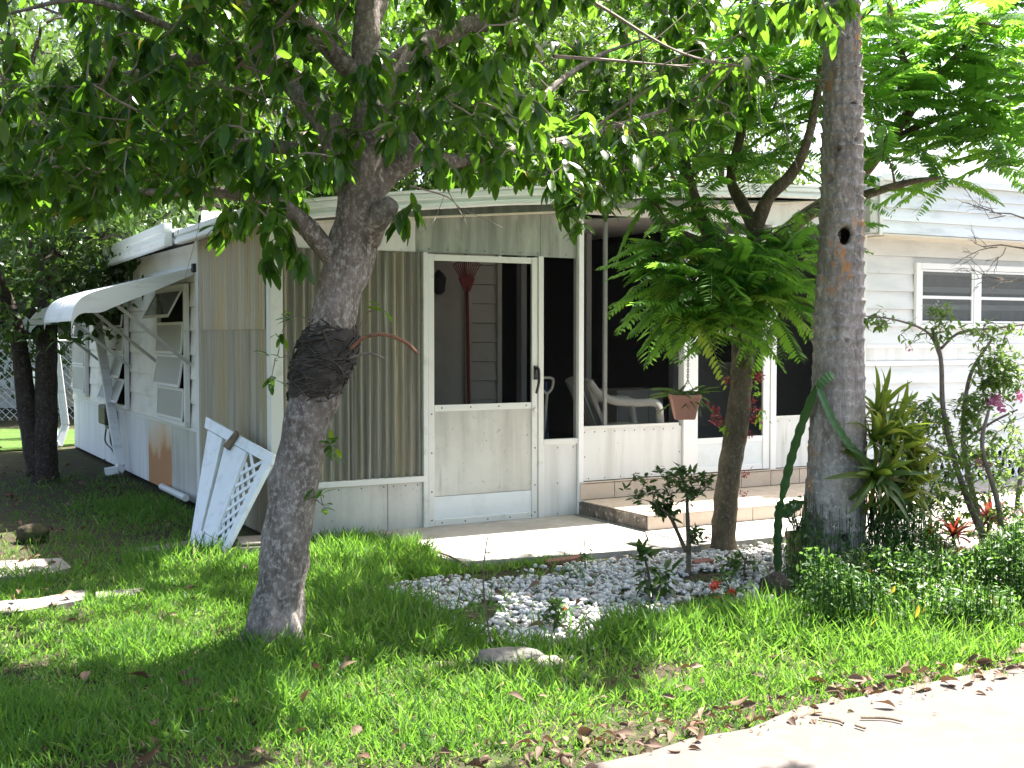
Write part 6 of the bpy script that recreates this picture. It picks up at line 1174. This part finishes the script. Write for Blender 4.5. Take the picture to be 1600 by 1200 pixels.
# stones and bricks
def stone(name, label, x, y, sx, sy, sz, m, seed, group=None):
    g = G(x, y); n, k = 18, 10; V = []
    for i in range(k + 1):
        for j in range(n):
            t = math.pi * i / k; a = 2 * math.pi * j / n; d = np.array([math.sin(t) * math.cos(a), math.sin(t) * math.sin(a), math.cos(t)]); f = 1 + .28 * mnoise.noise(Vector(d * 1.6 + seed)) + .08 * mnoise.noise(Vector(d * 5 + seed)); V.append((d[0] * sx * f, d[1] * sy * f, d[2] * sz * f + sz * .45))
    mb = MB().add(V, [(i * n + j, (i + 1) * n + j, (i + 1) * n + (j + 1) % n, i * n + (j + 1) % n) for i in range(k) for j in range(n)]); o = mb.build(name, m, None, None, True); o.location = g; tag(o, label, 'stone', group)
stone('rock', 'flat grey rock in the grass in front of the gravel', 800, 1040, .17, .10, .055, 'rock', 1); stone('rock', 'pale broken rock beside the flat grey rock', 855, 1045, .08, .07, .04, 'oldconc', 2)
stone('rock', 'round grey stone at the edge of the weeds near the palm', 1247, 985, .08, .07, .075, 'rock', 3); stone('rock', 'long white stone lying at the front edge of the gravel', 1030, 962, .10, .04, .032, 'stone', 4)
stone('rock', 'dark stone at the foot of the palm among the white chips', 1210, 935, .09, .08, .10, 'bark_dark', 5); stone('rock', 'white stone stacked against the dark stone by the palm', 1205, 950, .05, .05, .05, 'stone', 6); stone('rock', 'bluish white stone beside the dark stone by the palm', 1186, 945, .05, .045, .04, 'stone', 7)
stone('rock', 'lump of soil and leaves in the shade near the side wall', 52, 845, .12, .1, .09, 'soil', 8)
for x, y, r_, lab in [(1098, 884, 20, 'red brown brick half buried by the feathery tree'), (868, 883, 8, 'red brick at the edge of the walkway slab'), (895, 879, 25, 'second red brick at the walkway edge, nearer the tiled step')]:
    o = MB().box(-.065, .065, -.035, .035, -.01, .04).build('brick', 'brick', bevel=.008); o.location = G(x, y); o.rotation_euler = (R(6), R(-5), R(r_)); tag(o, lab, 'brick', 'loose bricks')
# sticks
for pts, lab in [([(680, 862), (700, 868), (730, 884)], 'dark stick lying across the corner of the walkway'), ([(1280, 1121), (1310, 1126), (1318, 1130)], 'thin twig lying on the driveway edge'), ([(1345, 1121), (1385, 1122), (1410, 1127)], 'long pale twig lying on the driveway'), ([(1336, 1133), (1352, 1138)], 'short twig stub on the driveway')]:
    s_ = np.array([G(x, y, .045) for x, y in pts]); tag(MB().tube(spline(s_, 5) if len(s_) > 2 else s_, .009 if 'dark' in lab else .005, 6).build('stick', 'rotwood', None, None), lab, 'stick', 'sticks on the paving')
# fallen leaves
def litter():
    n = 4200; px_ = RNG.uniform(-40, 1640, n); py_ = 700 + 500 * RNG.uniform(0, 1, n) ** .8; g = np.array([G(a, c) for a, c in zip(px_, py_)]); u, v = toL(g); edge = np.exp(-((v + 4.78) / .16) ** 2); keep = np.where((u < .0) & (v > -.8), .9, np.where(v < -4.6, edge, .13)); keep[(v > -2.0) & (u > .6)] *= .12; keep[v > 9] = 0; keep[(u > 0) & (v > 0)] = 0; ok = RNG.uniform(size=n) < keep; g = g[ok]
    k = 420; uu = RNG.uniform(-3, 3.2, k); uu = uu[[mnoise.noise(Vector((a * 2.1, 3, 1))) > -.1 for a in uu]]; k = len(uu); ee = np.array([L(a, -4.8 + RNG.normal() * .12) for a in uu]); g = np.vstack([g, ee]); n = len(g); u, v = toL(g); g[:, 2] = np.where(v < -4.85, .042, RNG.uniform(.02, .06, n)); g[(v > -1.7) & (u > .7), 2] = .04
    o = scatter_mesh('leaf_litter', *leaf_template(.42, .35, .35, (0, .25, .5, .75, 1)), g, rdir(n) * np.array([1, 1, .25]), RNG.normal(size=(n, 3)) * .8 + np.array([0, 0, 1]), (.018 + .085 * RNG.uniform(size=n) ** 2.2), RNG.beta(1.2, 1.5, n), 'dry'); tag(o, 'brown dry leaves scattered over lawn, soil and drive edge', 'leaf litter', kind='stuff')
litter()
